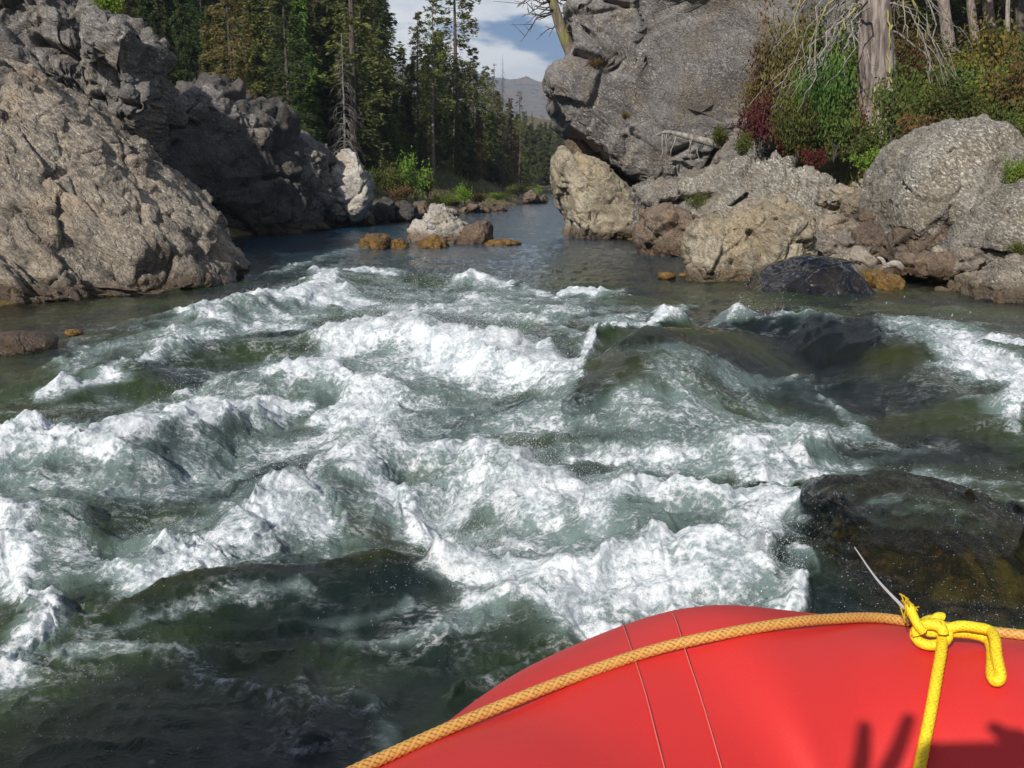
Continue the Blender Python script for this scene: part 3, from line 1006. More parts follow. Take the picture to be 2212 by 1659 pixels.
STREAM = 'boulders lying in the river'
SHORE = 'boulders along the right shore'
LCLIFF = 'rock masses of the left cliff'
# left bank
rock('bedrock_outcrop', 'tan bedrock outcrop sloping into the rapid at the left edge', 'rock',
     [(-320, 760), (0, 705), (150, 690), (330, 655), (430, 640), (484, 606), (478, 575), (452, 520), (438, 485), (400, 450), (345, 398), (290, 355), (262, 312), (200, 262), (110, 205), (-60, 120), (-330, 60), (-500, 400)],
     11.6, 1.3, 2.2, 'tan', 108, dx=2.2, dy=-4.4, centre=(130, 470), block=0.13, cell=0.9, crack=0.05, rough=0.055, seed=3, facet=0.15, bed=(0.60, -0.15, 0.786, 3.4), facets=8, flo=0.9, fhi=0.98, group=LCLIFF)
rock('cliff_block', 'fractured grey cliff block above the tan outcrop at upper left', 'rock',
     [(-900, 330), (-950, -300), (-600, -620), (-250, -420), (-60, -120), (60, -20), (130, 12), (180, 40), (205, 130), (235, 240), (240, 330), (150, 330)],
     14.8, 0.7, 3.0, 'grey', 92, dx=1.2, dy=-1.2, centre=(-60, 130), block=0.28, cell=0.75, crack=0.08, rough=0.08, seed=8, box=0.42, facet=0.26, bed=(1, 0, 0.2, 1.4), facets=8, flo=0.92, fhi=0.98, group=LCLIFF,
     carve=[(100, 95, 175, 130, 12, 0.35), (150, 170, 240, 330, 8, 0.45)])
rock('cliff_pillar', 'upright fractured pillar on the right edge of the grey cliff block', 'rock',
     [(185, 60), (200, 25), (262, 58), (303, 80), (298, 150), (322, 205), (320, 260), (303, 335), (278, 352), (258, 320), (232, 240), (205, 150)],
     14.3, 0.55, 1.6, 'grey', 60, centre=(262, 190), block=0.30, cell=0.6, crack=0.09, rough=0.07, seed=9, box=0.42, facet=0.22, facets=6, flo=0.92, fhi=0.98, group=LCLIFF,
     carve=[(235, 215, 325, 235, 7, 0.25), (268, 150, 280, 200, 6, 0.3)])
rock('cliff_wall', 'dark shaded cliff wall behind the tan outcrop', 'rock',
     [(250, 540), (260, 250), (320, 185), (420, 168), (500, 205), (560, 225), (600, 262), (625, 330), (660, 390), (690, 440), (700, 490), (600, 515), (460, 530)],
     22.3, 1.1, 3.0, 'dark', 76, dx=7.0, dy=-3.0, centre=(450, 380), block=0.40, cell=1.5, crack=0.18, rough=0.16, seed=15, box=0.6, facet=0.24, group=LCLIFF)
rock('cliff_step', 'sunlit grey rock step capping the shaded cliff', 'rock',
     [(395, 250), (420, 190), (510, 205), (560, 240), (585, 290), (565, 345), (530, 330), (470, 300)],
     22.6, 0.7, 1.5, 'grey', 36, block=0.34, cell=0.8, crack=0.10, rough=0.10, seed=16, box=0.6, facet=0.24, dx=4.0, group=LCLIFF)
rock('cliff_shoulder', 'lumpy grey rock shoulder at the end of the shaded cliff', 'rock',
     [(575, 420), (590, 330), (630, 300), (690, 318), (712, 350), (722, 400), (715, 450), (690, 470), (630, 470)],
     24.6, 1.0, 1.5, 'grey', 44, dx=4.0, block=0.36, cell=0.8, crack=0.12, rough=0.12, seed=17, box=0.65, facet=0.22, group=LCLIFF)
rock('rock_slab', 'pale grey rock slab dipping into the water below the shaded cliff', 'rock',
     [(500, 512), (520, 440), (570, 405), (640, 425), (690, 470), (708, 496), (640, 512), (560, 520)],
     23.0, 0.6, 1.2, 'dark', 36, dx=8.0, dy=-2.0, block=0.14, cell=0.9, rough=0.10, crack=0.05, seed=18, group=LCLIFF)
rock('pointed_boulder', 'pale pointed boulder at the end of the left cliff', 'boulder',
     [(700, 440), (715, 360), (742, 342), (770, 334), (788, 362), (803, 410), (801, 442), (780, 470), (730, 472)],
     25.6, 0.7, 1.0, 'pale', 40, block=0.25, cell=0.7, crack=0.05, rough=0.08, seed=21, box=0.65)
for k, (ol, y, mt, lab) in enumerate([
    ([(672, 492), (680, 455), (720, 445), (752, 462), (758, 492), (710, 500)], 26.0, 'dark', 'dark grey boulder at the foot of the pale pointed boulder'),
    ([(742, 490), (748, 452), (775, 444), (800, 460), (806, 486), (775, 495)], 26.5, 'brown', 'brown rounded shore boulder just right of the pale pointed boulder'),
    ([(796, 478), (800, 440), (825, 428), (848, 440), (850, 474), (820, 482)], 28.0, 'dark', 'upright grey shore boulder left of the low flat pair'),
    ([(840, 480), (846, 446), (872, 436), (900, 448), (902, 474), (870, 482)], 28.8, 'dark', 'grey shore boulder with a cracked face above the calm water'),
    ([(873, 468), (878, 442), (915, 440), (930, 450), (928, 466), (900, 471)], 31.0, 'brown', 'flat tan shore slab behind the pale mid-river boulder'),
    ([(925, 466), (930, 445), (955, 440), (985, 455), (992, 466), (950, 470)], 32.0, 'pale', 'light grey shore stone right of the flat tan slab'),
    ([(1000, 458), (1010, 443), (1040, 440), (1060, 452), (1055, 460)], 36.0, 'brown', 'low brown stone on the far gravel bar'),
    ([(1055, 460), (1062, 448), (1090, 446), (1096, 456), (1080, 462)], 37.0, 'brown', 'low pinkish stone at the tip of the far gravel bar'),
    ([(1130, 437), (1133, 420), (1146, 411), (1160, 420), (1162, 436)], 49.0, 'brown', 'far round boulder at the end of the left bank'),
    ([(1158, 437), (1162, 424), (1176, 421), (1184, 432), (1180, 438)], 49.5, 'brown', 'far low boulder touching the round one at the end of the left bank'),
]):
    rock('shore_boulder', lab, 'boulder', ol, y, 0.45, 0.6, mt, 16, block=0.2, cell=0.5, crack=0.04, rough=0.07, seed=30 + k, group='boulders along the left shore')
# mid-river
rock('river_boulder', 'pale peaked boulder standing mid-river', 'boulder',
     [(886, 532), (888, 495), (902, 480), (916, 476), (923, 458), (945, 452), (967, 456), (990, 476), (1012, 490), (1010, 515), (990, 534), (940, 538)],
     19.4, 0.5, 0.7, 'pale', 40, block=0.22, cell=0.45, crack=0.035, rough=0.05, seed=41, box=0.65, group=STREAM)
rock('river_boulder', 'grey-brown rounded boulder leaning on the pale one mid-river', 'boulder',
     [(972, 530), (985, 505), (1005, 488), (1030, 478), (1050, 480), (1060, 490), (1060, 515), (1054, 528), (1010, 534)],
     19.2, 0.5, 0.6, 'brown', 32, block=0.10, cell=0.5, crack=0.02, rough=0.03, seed=42, box=0.65, facet=0.06, group=STREAM)
rock('river_boulder', 'rust-orange boulder awash left of the pale mid-river boulder', 'boulder',
     [(776, 545), (779, 515), (795, 507), (820, 508), (836, 515), (840, 540), (810, 548)], 17.6, 0.4, 0.4, 'rust', 22, block=0.2, cell=0.3, crack=0.03, rough=0.05, seed=43, group=STREAM)
rock('river_boulder', 'small rust-yellow rock awash between the orange and pale boulders', 'boulder',
     [(842, 545), (850, 518), (862, 514), (880, 525), (892, 545), (865, 550)], 17.7, 0.3, 0.3, 'rust', 18, block=0.2, cell=0.25, crack=0.03, rough=0.05, seed=44, group=STREAM)
rock('river_boulder', 'low rust-orange rock awash at the foot of the pale mid-river boulder', 'boulder',
     [(898, 542), (905, 520), (940, 514), (962, 522), (966, 540), (930, 545)], 17.9, 0.3, 0.3, 'rust', 18, block=0.2, cell=0.25, crack=0.03, rough=0.05, seed=45, group=STREAM)
rock('river_boulder', 'reddish rock barely awash right of the mid-river boulders', 'boulder',
     [(1040, 534), (1060, 519), (1100, 517), (1125, 525), (1120, 536)], 18.4, 0.3, 0.3, 'rust', 16, block=0.1, cell=0.25, crack=0.02, rough=0.03, seed=46, group=STREAM)
# right bank
rock('giant_boulder', 'giant overhanging grey boulder on the right bank', 'boulder',
     [(1188, 182), (1202, 155), (1240, 128), (1262, 100), (1232, 62), (1238, 22), (1310, -15), (1450, -90), (1640, -120), (1790, -60), (1850, 60), (1840, 220), (1760, 330), (1640, 350), (1560, 370), (1480, 402), (1420, 400), (1385, 382), (1330, 345), (1272, 303), (1232, 272), (1208, 232)],
     21.6, 0.75, 4.0, 'grey', 108, dx=1.5, dy=0.3, centre=(1470, 170), block=0.16, cell=1.4, crack=0.07, rough=0.08, seed=52, box=0.30, facet=0.09, bed=(0.6, 0.2, 0.75, 1.6), facets=5, flo=0.93, fhi=0.98,
     carve=[(1435, 118, 1470, 150, 8, 0.45), (1560, 175, 1610, 250, 7, 0.35), (1480, 180, 1490, 225, 9, 0.22), (1470, 225, 1550, 262, 8, 0.40), (1445, 335, 1475, 318, 7, 0.3), (1240, 128, 1320, 160, 9, 0.4),
            (1540, 320, 1500, 400, 5, 0.35), (1350, 120, 1380, 90, 6, 0.25), (1400, 215, 1440, 222, 5, 0.2), (1330, 200, 1370, 240, 6, 0.2), (1520, 40, 1530, 60, 6, 0.3), (1300, 20, 1345, 30, 5, 0.2)])
rock('undercut_slab', 'pale tan slab under the overhang of the giant boulder', 'rock',
     [(1197, 392), (1204, 340), (1222, 322), (1240, 340), (1300, 358), (1350, 398), (1388, 430), (1405, 480), (1385, 530), (1300, 532), (1225, 532), (1238, 488), (1206, 432)],
     20.9, 0.7, 2.2, 'cream', 64, dx=-1.0, centre=(1300, 450), block=0.16, cell=0.8, crack=0.06, rough=0.06, seed=53, box=0.62)
rock('rock_wedge', 'orange-tan rock wedge between the giant boulder and the slab', 'rock',
     [(1225, 345), (1232, 285), (1262, 300), (1320, 345), (1392, 425), (1385, 440), (1330, 400)],
     22.6, 0.4, 1.6, 'brown', 26, block=0.2, cell=0.6, crack=0.05, rough=0.06, seed=54, centre=(1290, 360))
rock('bedrock_ledge', 'lumpy cream bedrock ledge under the red bushes on the right bank', 'rock',
     [(1390, 480), (1388, 410), (1440, 395), (1530, 372), (1620, 350), (1700, 352), (1760, 390), (1820, 430), (1850, 500), (1780, 560), (1600, 560), (1450, 540)],
     17.6, 1.0, 2.0, 'round', 80, dx=-2.2, dy=-7.0, centre=(1620, 460), block=0.34, cell=0.6, crack=0.09, rough=0.12, seed=55, box=0.55, carve=[(1430, 440, 1520, 425, 9, 0.5), (1780, 440, 1840, 425, 7, 0.5), (1560, 450, 1600, 420, 6, 0.3)])
rock('shore_boulder', 'brown blocky boulder at the water left of the big cream boulder', 'boulder',
     [(1378, 570), (1385, 500), (1395, 462), (1430, 448), (1490, 455), (1520, 480), (1525, 540), (1500, 575), (1430, 575)],
     16.2, 0.6, 1.0, 'brown', 44, dx=-3.0, block=0.24, cell=0.6, crack=0.05, rough=0.07, seed=56, box=0.6, group=SHORE)
rock('shore_boulder', 'big cream boulder with deep folds beside the black wet rock', 'boulder',
     [(1484, 632), (1484, 580), (1508, 505), (1555, 468), (1600, 448), (1645, 434), (1695, 432), (1730, 455), (1745, 505), (1738, 560), (1712, 620), (1600, 645)],
     12.5, 0.6, 0.9, 'cream', 70, dx=0.5, dy=-1.0, block=0.24, cell=0.42, crack=0.05, rough=0.06, seed=57, box=0.55, bed=(0.5, 0, 0.8, 0.6), group=SHORE, carve=[(1600, 500, 1625, 545, 9, 0.16), (1660, 470, 1690, 520, 6, 0.12), (1560, 560, 1600, 620, 8, 0.12)])
rock('shore_boulder', 'big rounded speckled boulder on the right bank', 'boulder',
     [(1905, 500), (1915, 420), (1938, 360), (1975, 308), (2030, 272), (2090, 262), (2145, 285), (2190, 330), (2225, 390), (2230, 480), (2160, 545), (2080, 560), (2050, 500), (1990, 520), (1940, 530)],
     13.6, 0.9, 1.6, 'round', 76, dx=1.0, dy=-1.5, centre=(2070, 410), block=0.15, cell=0.7, crack=0.045, rough=0.07, seed=58, box=0.6, facet=0.07, group=SHORE, carve=[(1990, 505, 2060, 480, 8, 0.35), (2058, 420, 2062, 540, 6, 0.3), (1990, 440, 1985, 480, 5, 0.12)])
rock('shore_boulder', 'tan wedge boulder beneath the big rounded speckled one', 'boulder',
     [(1915, 560), (1935, 500), (2000, 490), (2055, 470), (2072, 520), (2065, 565), (2000, 575)], 13.0, 0.4, 0.8, 'brown', 34, block=0.3, cell=0.4, crack=0.05, rough=0.05, seed=59, box=0.55, group=SHORE)
rock('shore_boulder', 'pale grey boulder at the right edge in front of the rounded one', 'boulder',
     [(2065, 575), (2075, 530), (2110, 480), (2150, 440), (2200, 405), (2300, 380), (2420, 450), (2420, 570), (2250, 590), (2130, 590)], 11.9, 0.7, 1.0, 'round', 56, dx=-0.5, dy=-0.8, block=0.2, cell=0.6, crack=0.045, rough=0.07, seed=60, box=0.62, facet=0.10, group=SHORE)
rock('shore_boulder', 'dark streaked boulder at the water line on the right edge', 'boulder',
     [(2088, 675), (2100, 630), (2140, 590), (2180, 565), (2240, 555), (2380, 580), (2400, 700), (2230, 700), (2140, 690)], 10.2, 0.4, 0.6, 'tan', 44, block=0.25, cell=0.4, crack=0.04, rough=0.05, seed=61, box=0.6, group=SHORE)
rock('wet_rock', 'glossy black wet rock with the rapid breaking over it', 'rock',
     [(1570, 690), (1600, 645), (1640, 598), (1690, 566), (1760, 554), (1825, 560), (1860, 590), (1882, 635), (1900, 690), (1800, 740), (1650, 740)],
     11.0, 0.55, 0.7, 'wet', 48, dx=-0.4, dy=-2.4, block=0.07, cell=0.7, crack=0.01, rough=0.03, seed=62, box=0.75, facet=0.04, group=STREAM)
rock('submerged_rock', 'wet brown rock under a thin sheet of water just beyond the raft knot', 'rock',
     [(1560, 1420), (1640, 1310), (1740, 1225), (1850, 1150), (1940, 1110), (2040, 1098), (2150, 1130), (2280, 1210), (2420, 1330), (2300, 1480), (1900, 1500)],
     3.03, 0.40, 0.7, 'wetbrown', 56, dy=-0.9, centre=(1980, 1300), block=0.06, cell=0.3, crack=0.012, rough=0.03, seed=66, box=0.8, facets=5, flo=0.9, fhi=0.97, group=STREAM, facet=0.08)
for k, (ol, y, mt, lab) in enumerate([
    ([(1740, 565), (1748, 520), (1780, 500), (1822, 505), (1838, 540), (1820, 570)], 13.4, 'tan', 'purplish grey boulder right behind the big cream boulder'),
    ([(1790, 600), (1800, 560), (1840, 538), (1885, 545), (1895, 575), (1885, 605), (1840, 612)], 12.2, 'tan', 'angular tan boulder right behind the black wet rock'),
    ([(1815, 470), (1825, 425), (1870, 420), (1905, 430), (1905, 470), (1860, 478)], 14.6, 'cream', 'flat cream stone on top of the stone pile'),
    ([(1835, 500), (1840, 465), (1870, 450), (1895, 465), (1900, 500), (1865, 508)], 14.2, 'brown', 'pinkish stone wedged in the stone pile'),
    ([(1835, 545), (1850, 500), (1880, 480), (1905, 500), (1918, 560), (1880, 570)], 13.6, 'brown', 'upright brown stone beside the black gap'),
    ([(1755, 520), (1770, 480), (1810, 470), (1845, 490), (1840, 525), (1800, 535)], 14.0, 'tan', 'grey stone between the cream ledge and the stone pile'),
    ([(1900, 535), (1912, 500), (1945, 490), (1985, 510), (1985, 545), (1940, 555)], 13.3, 'brown', 'dark brown stone under the left overhang of the big rounded boulder'),
    ([(2040, 575), (2050, 545), (2090, 535), (2120, 560), (2110, 590), (2070, 592)], 11.8, 'tan', 'small grey stone between the flat tan boulder and the right edge boulder'),
    ([(1905, 445), (1910, 400), (1935, 385), (1965, 400), (1960, 450), (1930, 460)], 15.0, 'cream', 'cream stone against the left flank of the big rounded boulder'),
    ([(1850, 420), (1856, 395), (1885, 385), (1915, 395), (1915, 418), (1880, 428)], 15.6, 'cream', 'thin flat stone at the grassy top of the stone pile'),
    ([(1780, 440), (1790, 408), (1830, 400), (1850, 420), (1840, 445), (1805, 450)], 15.4, 'tan', 'grey stone at the right end of the cream ledge'),
    ([(2075, 640), (2085, 610), (2125, 598), (2150, 615), (2140, 645), (2105, 650)], 10.6, 'cream', 'pale stone in the shallows beside the dark streaked boulder'),
    ([(1880, 622), (1888, 598), (1915, 592), (1940, 602), (1938, 622), (1908, 628)], 11.2, 'rust', 'ochre stone in the shallows right of the black wet rock'),
    ([(1955, 598), (1962, 558), (2010, 545), (2060, 555), (2075, 585), (2050, 602), (2000, 606)], 11.9, 'brown', 'flat tan boulder on the shore under the tan wedge boulder'),
]):
    rock('shore_boulder', lab, 'boulder', ol, y, 0.35, 0.5, mt, 24, block=0.25, cell=0.35, crack=0.035, rough=0.04, seed=70 + k, box=0.6, group=SHORE)


# stones of the shore and shallows, shared shapes
def stone_mesh(seed):
    S, F = cube_sphere(5)
    rs = np.random.RandomState(seed)
    V = S * (1 + 0.22 * vnoise(S * 1.6 + seed * 7, seed)[:, None])
    V = V * np.array([1.0, rs.uniform(0.65, 0.9), rs.uniform(0.45, 0.7)])
    return V, F


STONES = []
for k in range(5):
    v_, f_ = stone_mesh(200 + k)
    STONES.append(np_mesh('stone', v_, f_))


def slot_mat(o, m):
    if len(o.data.materials) == 0:
        o.data.materials.append(m)
    o.material_slots[0].link = 'OBJECT'
    o.material_slots[0].material = m


rs = np.random.RandomState(5)
for k in range(46):
    px, py = rs.uniform(1890, 2120), rs.uniform(590, 640)
    p = on(px, py, 0)
    s = rs.uniform(0.03, 0.10) * (1.4 if rs.rand() < 0.2 else 1)
    o = link('shore_stone', STONES[k % 5])
    o.location = (p[0], p[1], max(land1(p[0], p[1]), -0.06) + s * 0.2)
    o.rotation_euler = (rs.uniform(-0.3, 0.3), rs.uniform(-0.3, 0.3), rs.uniform(0, 6.3))
    o.scale = (s, s, s)
    slot_mat(o, MR[('cream', 'rust', 'pale', 'rust', 'brown')[rs.randint(5)]])
    tag(o, 'small stone of the pebbly shallows right of the black wet rock', 'stone', 'small stones of the right shore')
for k in range(40):
    y = rs.uniform(27, 47)
    x = np.interp(y, LS[:, 0], LS[:, 1]) + rs.normal(0, 0.35)
    s = rs.uniform(0.10, 0.30)
    o = link('shore_stone', STONES[k % 5])
    o.location = (x, y, max(land1(x, y), -0.05) + s * 0.15)
    o.rotation_euler = (rs.uniform(-0.3, 0.3), rs.uniform(-0.3, 0.3), rs.uniform(0, 6.3))
    o.scale = (s, s, s)
    slot_mat(o, MR[('brown', 'pale', 'dark', 'brown', 'tan')[rs.randint(5)]])
    tag(o, 'small stone of the far gravel bar on the left bank', 'stone', 'small stones of the left bank')
for (px, py, s, lab) in ((1440, 598, 0.10, 'small yellow stone awash left of the big cream boulder'), (1476, 596, 0.05, 'tiny yellow stone against the left foot of the big cream boulder'),
                         (45, 752, 0.22, 'dark rounded stone awash by the tan outcrop at the left edge'), (160, 722, 0.06, 'small ochre stone awash below the tan outcrop')):
    p = on(px, py, 0.02)
    o = link('awash_stone', STONES[0])
    o.location = (p[0], p[1], 0.03)
    o.scale = (s * 1.2, s, s)
    slot_mat(o, MR['rust' if s < 0.15 else 'dark'])
    tag(o, lab, 'stone')


# ------------------------------------------------------------------ the river goes in once the rocks stand
def height_map(o, cell=0.03):
    co = np.empty(len(o.data.vertices) * 3, np.float32)
    o.data.vertices.foreach_get('co', co)
    co = co.reshape(-1, 3) + np.array(o.location)
    x0, y0 = co[:, 0].min() - 0.1, co[:, 1].min() - 0.1
    nx, ny = int((co[:, 0].max() - x0) / cell) + 5, int((co[:, 1].max() - y0) / cell) + 5
    G = np.full((nx, ny), -9.0)
    np.maximum.at(G, (((co[:, 0] - x0) / cell).astype(int), ((co[:, 1] - y0) / cell).astype(int)), co[:, 2])
    for _ in range(2):
        P = np.pad(G, 1, constant_values=-9.0)
        G = np.max([P[1 + a:1 + a + nx, 1 + b:1 + b + ny] for a in (-1, 0, 1) for b in (-1, 0, 1)], axis=0)
    G = np.maximum(G, -0.5)
    for _ in range(3):
        P = np.pad(G, 1, mode='edge')
        G = np.mean([P[1 + a:1 + a + nx, 1 + b:1 + b + ny] for a in (-1, 0, 1) for b in (-1, 0, 1)], axis=0)
    return G, x0, y0, cell


_drowned = height_map([o for o in COL.objects if o.name.startswith('submerged_rock')][0])


def sheet_over(x, y):
    G, x0, y0, c = _drowned
    i = (x - x0) / c
    j = (y - y0) / c
    ok = (i > 0) & (j > 0) & (i < G.shape[0] - 2) & (j < G.shape[1] - 2)
    r = np.full(len(x), -0.5)
    a, b = i[ok].astype(int), j[ok].astype(int)
    fa, fb = i[ok] - a, j[ok] - b
    r[ok] = (G[a, b] * (1 - fa) + G[a + 1, b] * fa) * (1 - fb) + (G[a, b + 1] * (1 - fa) + G[a + 1, b + 1] * fa) * fb
    return r


RX, RY, RV, RFOAM, RFOAM2 = build_river()
# ------------------------------------------------------------------ trees and bushes
def leaf_material(name, cols, trans=0.35, var=0.35):
    """cols: list of (r,g,b) mixed by noise; each tree shifts a little"""
    m, nt, out = new_mat(name)
    pos = nd(nt, 'ShaderNodeNewGeometry', out='Position')
    rnd = nd(nt, 'ShaderNodeObjectInfo', out='Random')
    n1 = noise(nt, pos, 1.3, 3.0, 0.6)
    n2 = noise(nt, pos, 9.0, 2.0, 0.6)
    c = mixc(nt, sstep(nt, n1, 0.36, 0.64), cols[0], cols[1])
    if len(cols) > 2:
        c = mixc(nt, sstep(nt, n2, 0.52, 0.68), c, cols[2])
    hsv = nt.nodes.new('ShaderNodeHueSaturation')
    nt.links.new(c, hsv.inputs['Color'])
    nt.links.new(maths(nt, 'ADD', 0.5 - 0.03, maths(nt, 'MULTIPLY', rnd, 0.06)), hsv.inputs['Hue'])
    nt.links.new(maths(nt, 'ADD', 1 - var / 2, maths(nt, 'MULTIPLY', rnd, var)), hsv.inputs['Value'])
    df = nd(nt, 'ShaderNodeBsdfPrincipled', Base_Color=hsv.outputs[0], Roughness=0.7)
    df.node.inputs['Specular IOR Level'].default_value = 0.25
    tl = nd(nt, 'ShaderNodeBsdfTranslucent', Color=hsv.outputs[0])
    mx = nt.nodes.new('ShaderNodeMixShader')
    mx.inputs[0].default_value = trans
    nt.links.new(df, mx.inputs[1])
    nt.links.new(tl, mx.inputs[2])
    nt.links.new(mx.outputs[0], out.inputs[0])
    return m


def bark_material(name, a, b, lichen=None, scale=1.0):
    m, nt, out = new_mat(name)
    pos = nd(nt, 'ShaderNodeTexCoord', out='Object')
    st = nd(nt, 'ShaderNodeVectorMath', p_operation='MULTIPLY', i0=pos, i1=(9.0 * scale, 9.0 * scale, 1.6 * scale))
    n1 = noise(nt, st, 2.0, 6.0, 0.65, 0.5)
    n2 = noise(nt, pos, 2.5, 4.0, 0.6)
    c = mixc(nt, sstep(nt, n1, 0.36, 0.62), a, b)
    if lichen:
        c = mixc(nt, maths(nt, 'MULTIPLY', sstep(nt, n2, 0.54, 0.62), 0.75), c, lichen)
    bp = nd(nt, 'ShaderNodeBump', Strength=0.9, Distance=0.05, Height=n1)
    p = nd(nt, 'ShaderNodeBsdfPrincipled', Base_Color=c, Roughness=0.9, Normal=bp)
    nt.links.new(p, out.inputs[0])
    return m


MB = {
    'bark': bark_material('conifer_bark', (0.045, 0.036, 0.030), (0.13, 0.105, 0.085)),
    'pine': bark_material('pale_pine_bark', (0.13, 0.10, 0.085), (0.32, 0.26, 0.22)),  # paler bark than the other conifers
    'dead': bark_material('dead_grey_wood', (0.14, 0.125, 0.11), (0.36, 0.33, 0.30)),
    'old': bark_material('old_trunk_bark', (0.11, 0.085, 0.075), (0.34, 0.285, 0.255), scale=0.5),
    'mossy': bark_material('mossy_leaning_trunk', (0.10, 0.085, 0.055), (0.24, 0.20, 0.13), (0.20, 0.20, 0.05)),
    'lichen': bark_material('yellow_lichen_twig', (0.28, 0.26, 0.05), (0.42, 0.40, 0.12)),
}
ML = {
    'fir': leaf_material('dark_fir_needles', [(0.034, 0.056, 0.020), (0.070, 0.098, 0.030), (0.105, 0.125, 0.04)]),
    'olive': leaf_material('olive_needles', [(0.085, 0.105, 0.028), (0.165, 0.18, 0.045), (0.21, 0.185, 0.06)]),
    'green': leaf_material('fresh_green_needles', [(0.065, 0.12, 0.020), (0.13, 0.21, 0.035), (0.16, 0.23, 0.045)]),
    'brown': leaf_material('browning_needles', [(0.11, 0.080, 0.036), (0.20, 0.135, 0.06), (0.15, 0.13, 0.045)]),
    'far': leaf_material('far_spruce_needles', [(0.065, 0.085, 0.032), (0.13, 0.145, 0.05)]),
    'bush': leaf_material('bush_leaves', [(0.070, 0.105, 0.022), (0.145, 0.185, 0.038), (0.17, 0.13, 0.04)], 0.4, 0.4),
    'bright': leaf_material('bright_green_leaves', [(0.13, 0.23, 0.025), (0.22, 0.32, 0.040), (0.28, 0.30, 0.05)], 0.45, 0.3),
    'red': leaf_material('red_autumn_leaves', [(0.11, 0.024, 0.020), (0.20, 0.040, 0.034), (0.12, 0.085, 0.03)], 0.4, 0.4),
    'rusty': leaf_material('rusty_leaves', [(0.13, 0.085, 0.03), (0.20, 0.12, 0.045), (0.10, 0.11, 0.03)], 0.35, 0.4),
    'yellow': leaf_material('yellow_leaves', [(0.13, 0.115, 0.028), (0.22, 0.17, 0.04), (0.30, 0.21, 0.04)], 0.4, 0.3),
    'grass': leaf_material('bank_grass', [(0.10, 0.14, 0.03), (0.20, 0.22, 0.06), (0.28, 0.23, 0.10)], 0.4, 0.2),
}


def cards(c, d, length, width, rs, ring=2):
    """flat rhombic needle sprays at centres c along directions d"""
    n = len(c)
    d = d / np.maximum(np.linalg.norm(d, axis=1, keepdims=True), 1e-9)
    r = rs.normal(size=(n, 3))
    s = np.cross(d, r)
    s /= np.maximum(np.linalg.norm(s, axis=1, keepdims=True), 1e-9)
    L = np.broadcast_to(np.asarray(length, float), (n,))[:, None]
    Wd = np.broadcast_to(np.asarray(width, float), (n,))[:, None]
    a = c - d * L * 0.35
    b = c + s * Wd * 0.5 + d * L * 0.1
    e = c + d * L * 0.65
    f = c - s * Wd * 0.5 + d * L * 0.1
    V = np.stack([a, b, e, f], 1).reshape(-1, 3)
    return V, np.arange(4 * n).reshape(n, 4)


def conifer(seed, H, Rb, nb, base=0.12, droop=0.35, per=34, spray=(0.34, 0.10), shape=1.0, trunk_r=None, top=0.02, gap=0.0, sticks=True, lean=0.0):
    """returns trunk (v,f) and crown (v,f): limbs in tiers, each limb a flat fan of needle sprays"""
    rs = np.random.RandomState(seed)
    tr = trunk_r or H * 0.013
    zz = np.linspace(0, 1, 14)
    tp = np.stack([lean * H * zz ** 1.3 + 0.006 * H * np.sin(zz * 5 + seed), 0.006 * H * np.cos(zz * 4 + seed) - 0.006 * H * math.cos(seed), zz * H], 1)
    parts = [tube(tp, tr * (1 - zz) ** 0.8 + 0.012, 7)]
    C, Dv, Ln = [], [], []
    for b in range(nb):
        f = base + (1 - base) * (b + rs.rand()) / nb
        f = min(f, 0.985)
        if gap and rs.rand() < gap:
            continue
        L = Rb * (1 - ((f - base) / (1 - base))) ** shape * rs.uniform(0.65, 1.15) + 0.10 * Rb
        L *= 0.55 + 0.45 * min(1.0, (f - base) / 0.10 + 0.2)
        az = rs.uniform(0, 2 * math.pi)
        L *= 1.0 + 0.45 * math.sin(az * 2 + f * 17 + seed) * math.sin(f * 31 + seed * 3)
        up = rs.uniform(-0.05, 0.25) + 0.5 * max(0, f - 0.75)
        s = np.linspace(0, 1, 6)
        o = np.array([np.interp(f, zz, tp[:, 0]), np.interp(f, zz, tp[:, 1]), f * H])
        pts = o + np.stack([np.cos(az) * L * s, np.sin(az) * L * s, L * (up * s - droop * s ** 2)], 1)
        if sticks:
            parts.append(tube(pts, np.linspace(0.010 * L + 0.006, 0.004, 6), 3, False))
        m = max(6, int(per * (0.35 + 0.65 * L / Rb)))
        t = rs.uniform(0.12, 1.0, m) ** 0.8
        p = np.stack([np.interp(t, s, pts[:, k]) for k in range(3)], 1)
        side = np.array([-math.sin(az), math.cos(az), 0])
        lat = rs.uniform(-1, 1, m) * (0.34 * L * (1.05 - t) + 0.05)
        p = p + np.outer(lat, side)
        p[:, 2] += -0.25 * np.abs(lat) - rs.uniform(0, 0.07, m) * L + rs.normal(0, 0.10, m) * min(L, 1.6)
        dirs = np.stack([np.full(m, math.cos(az)), np.full(m, math.sin(az)), np.full(m, up - 1.2 * droop)], 1) + np.outer(np.sign(lat) * rs.uniform(0.4, 1.3, m), side) + rs.normal(0, 0.45, (m, 3))
        C.append(p)
        Dv.append(dirs)
        Ln.append(spray[0] * rs.uniform(0.6, 1.25, m))
    C, Dv, Ln = np.concatenate(C), np.concatenate(Dv), np.concatenate(Ln)
    cv = cards(C, Dv, Ln, Ln * spray[1] / spray[0], rs)
    return join(parts), cv


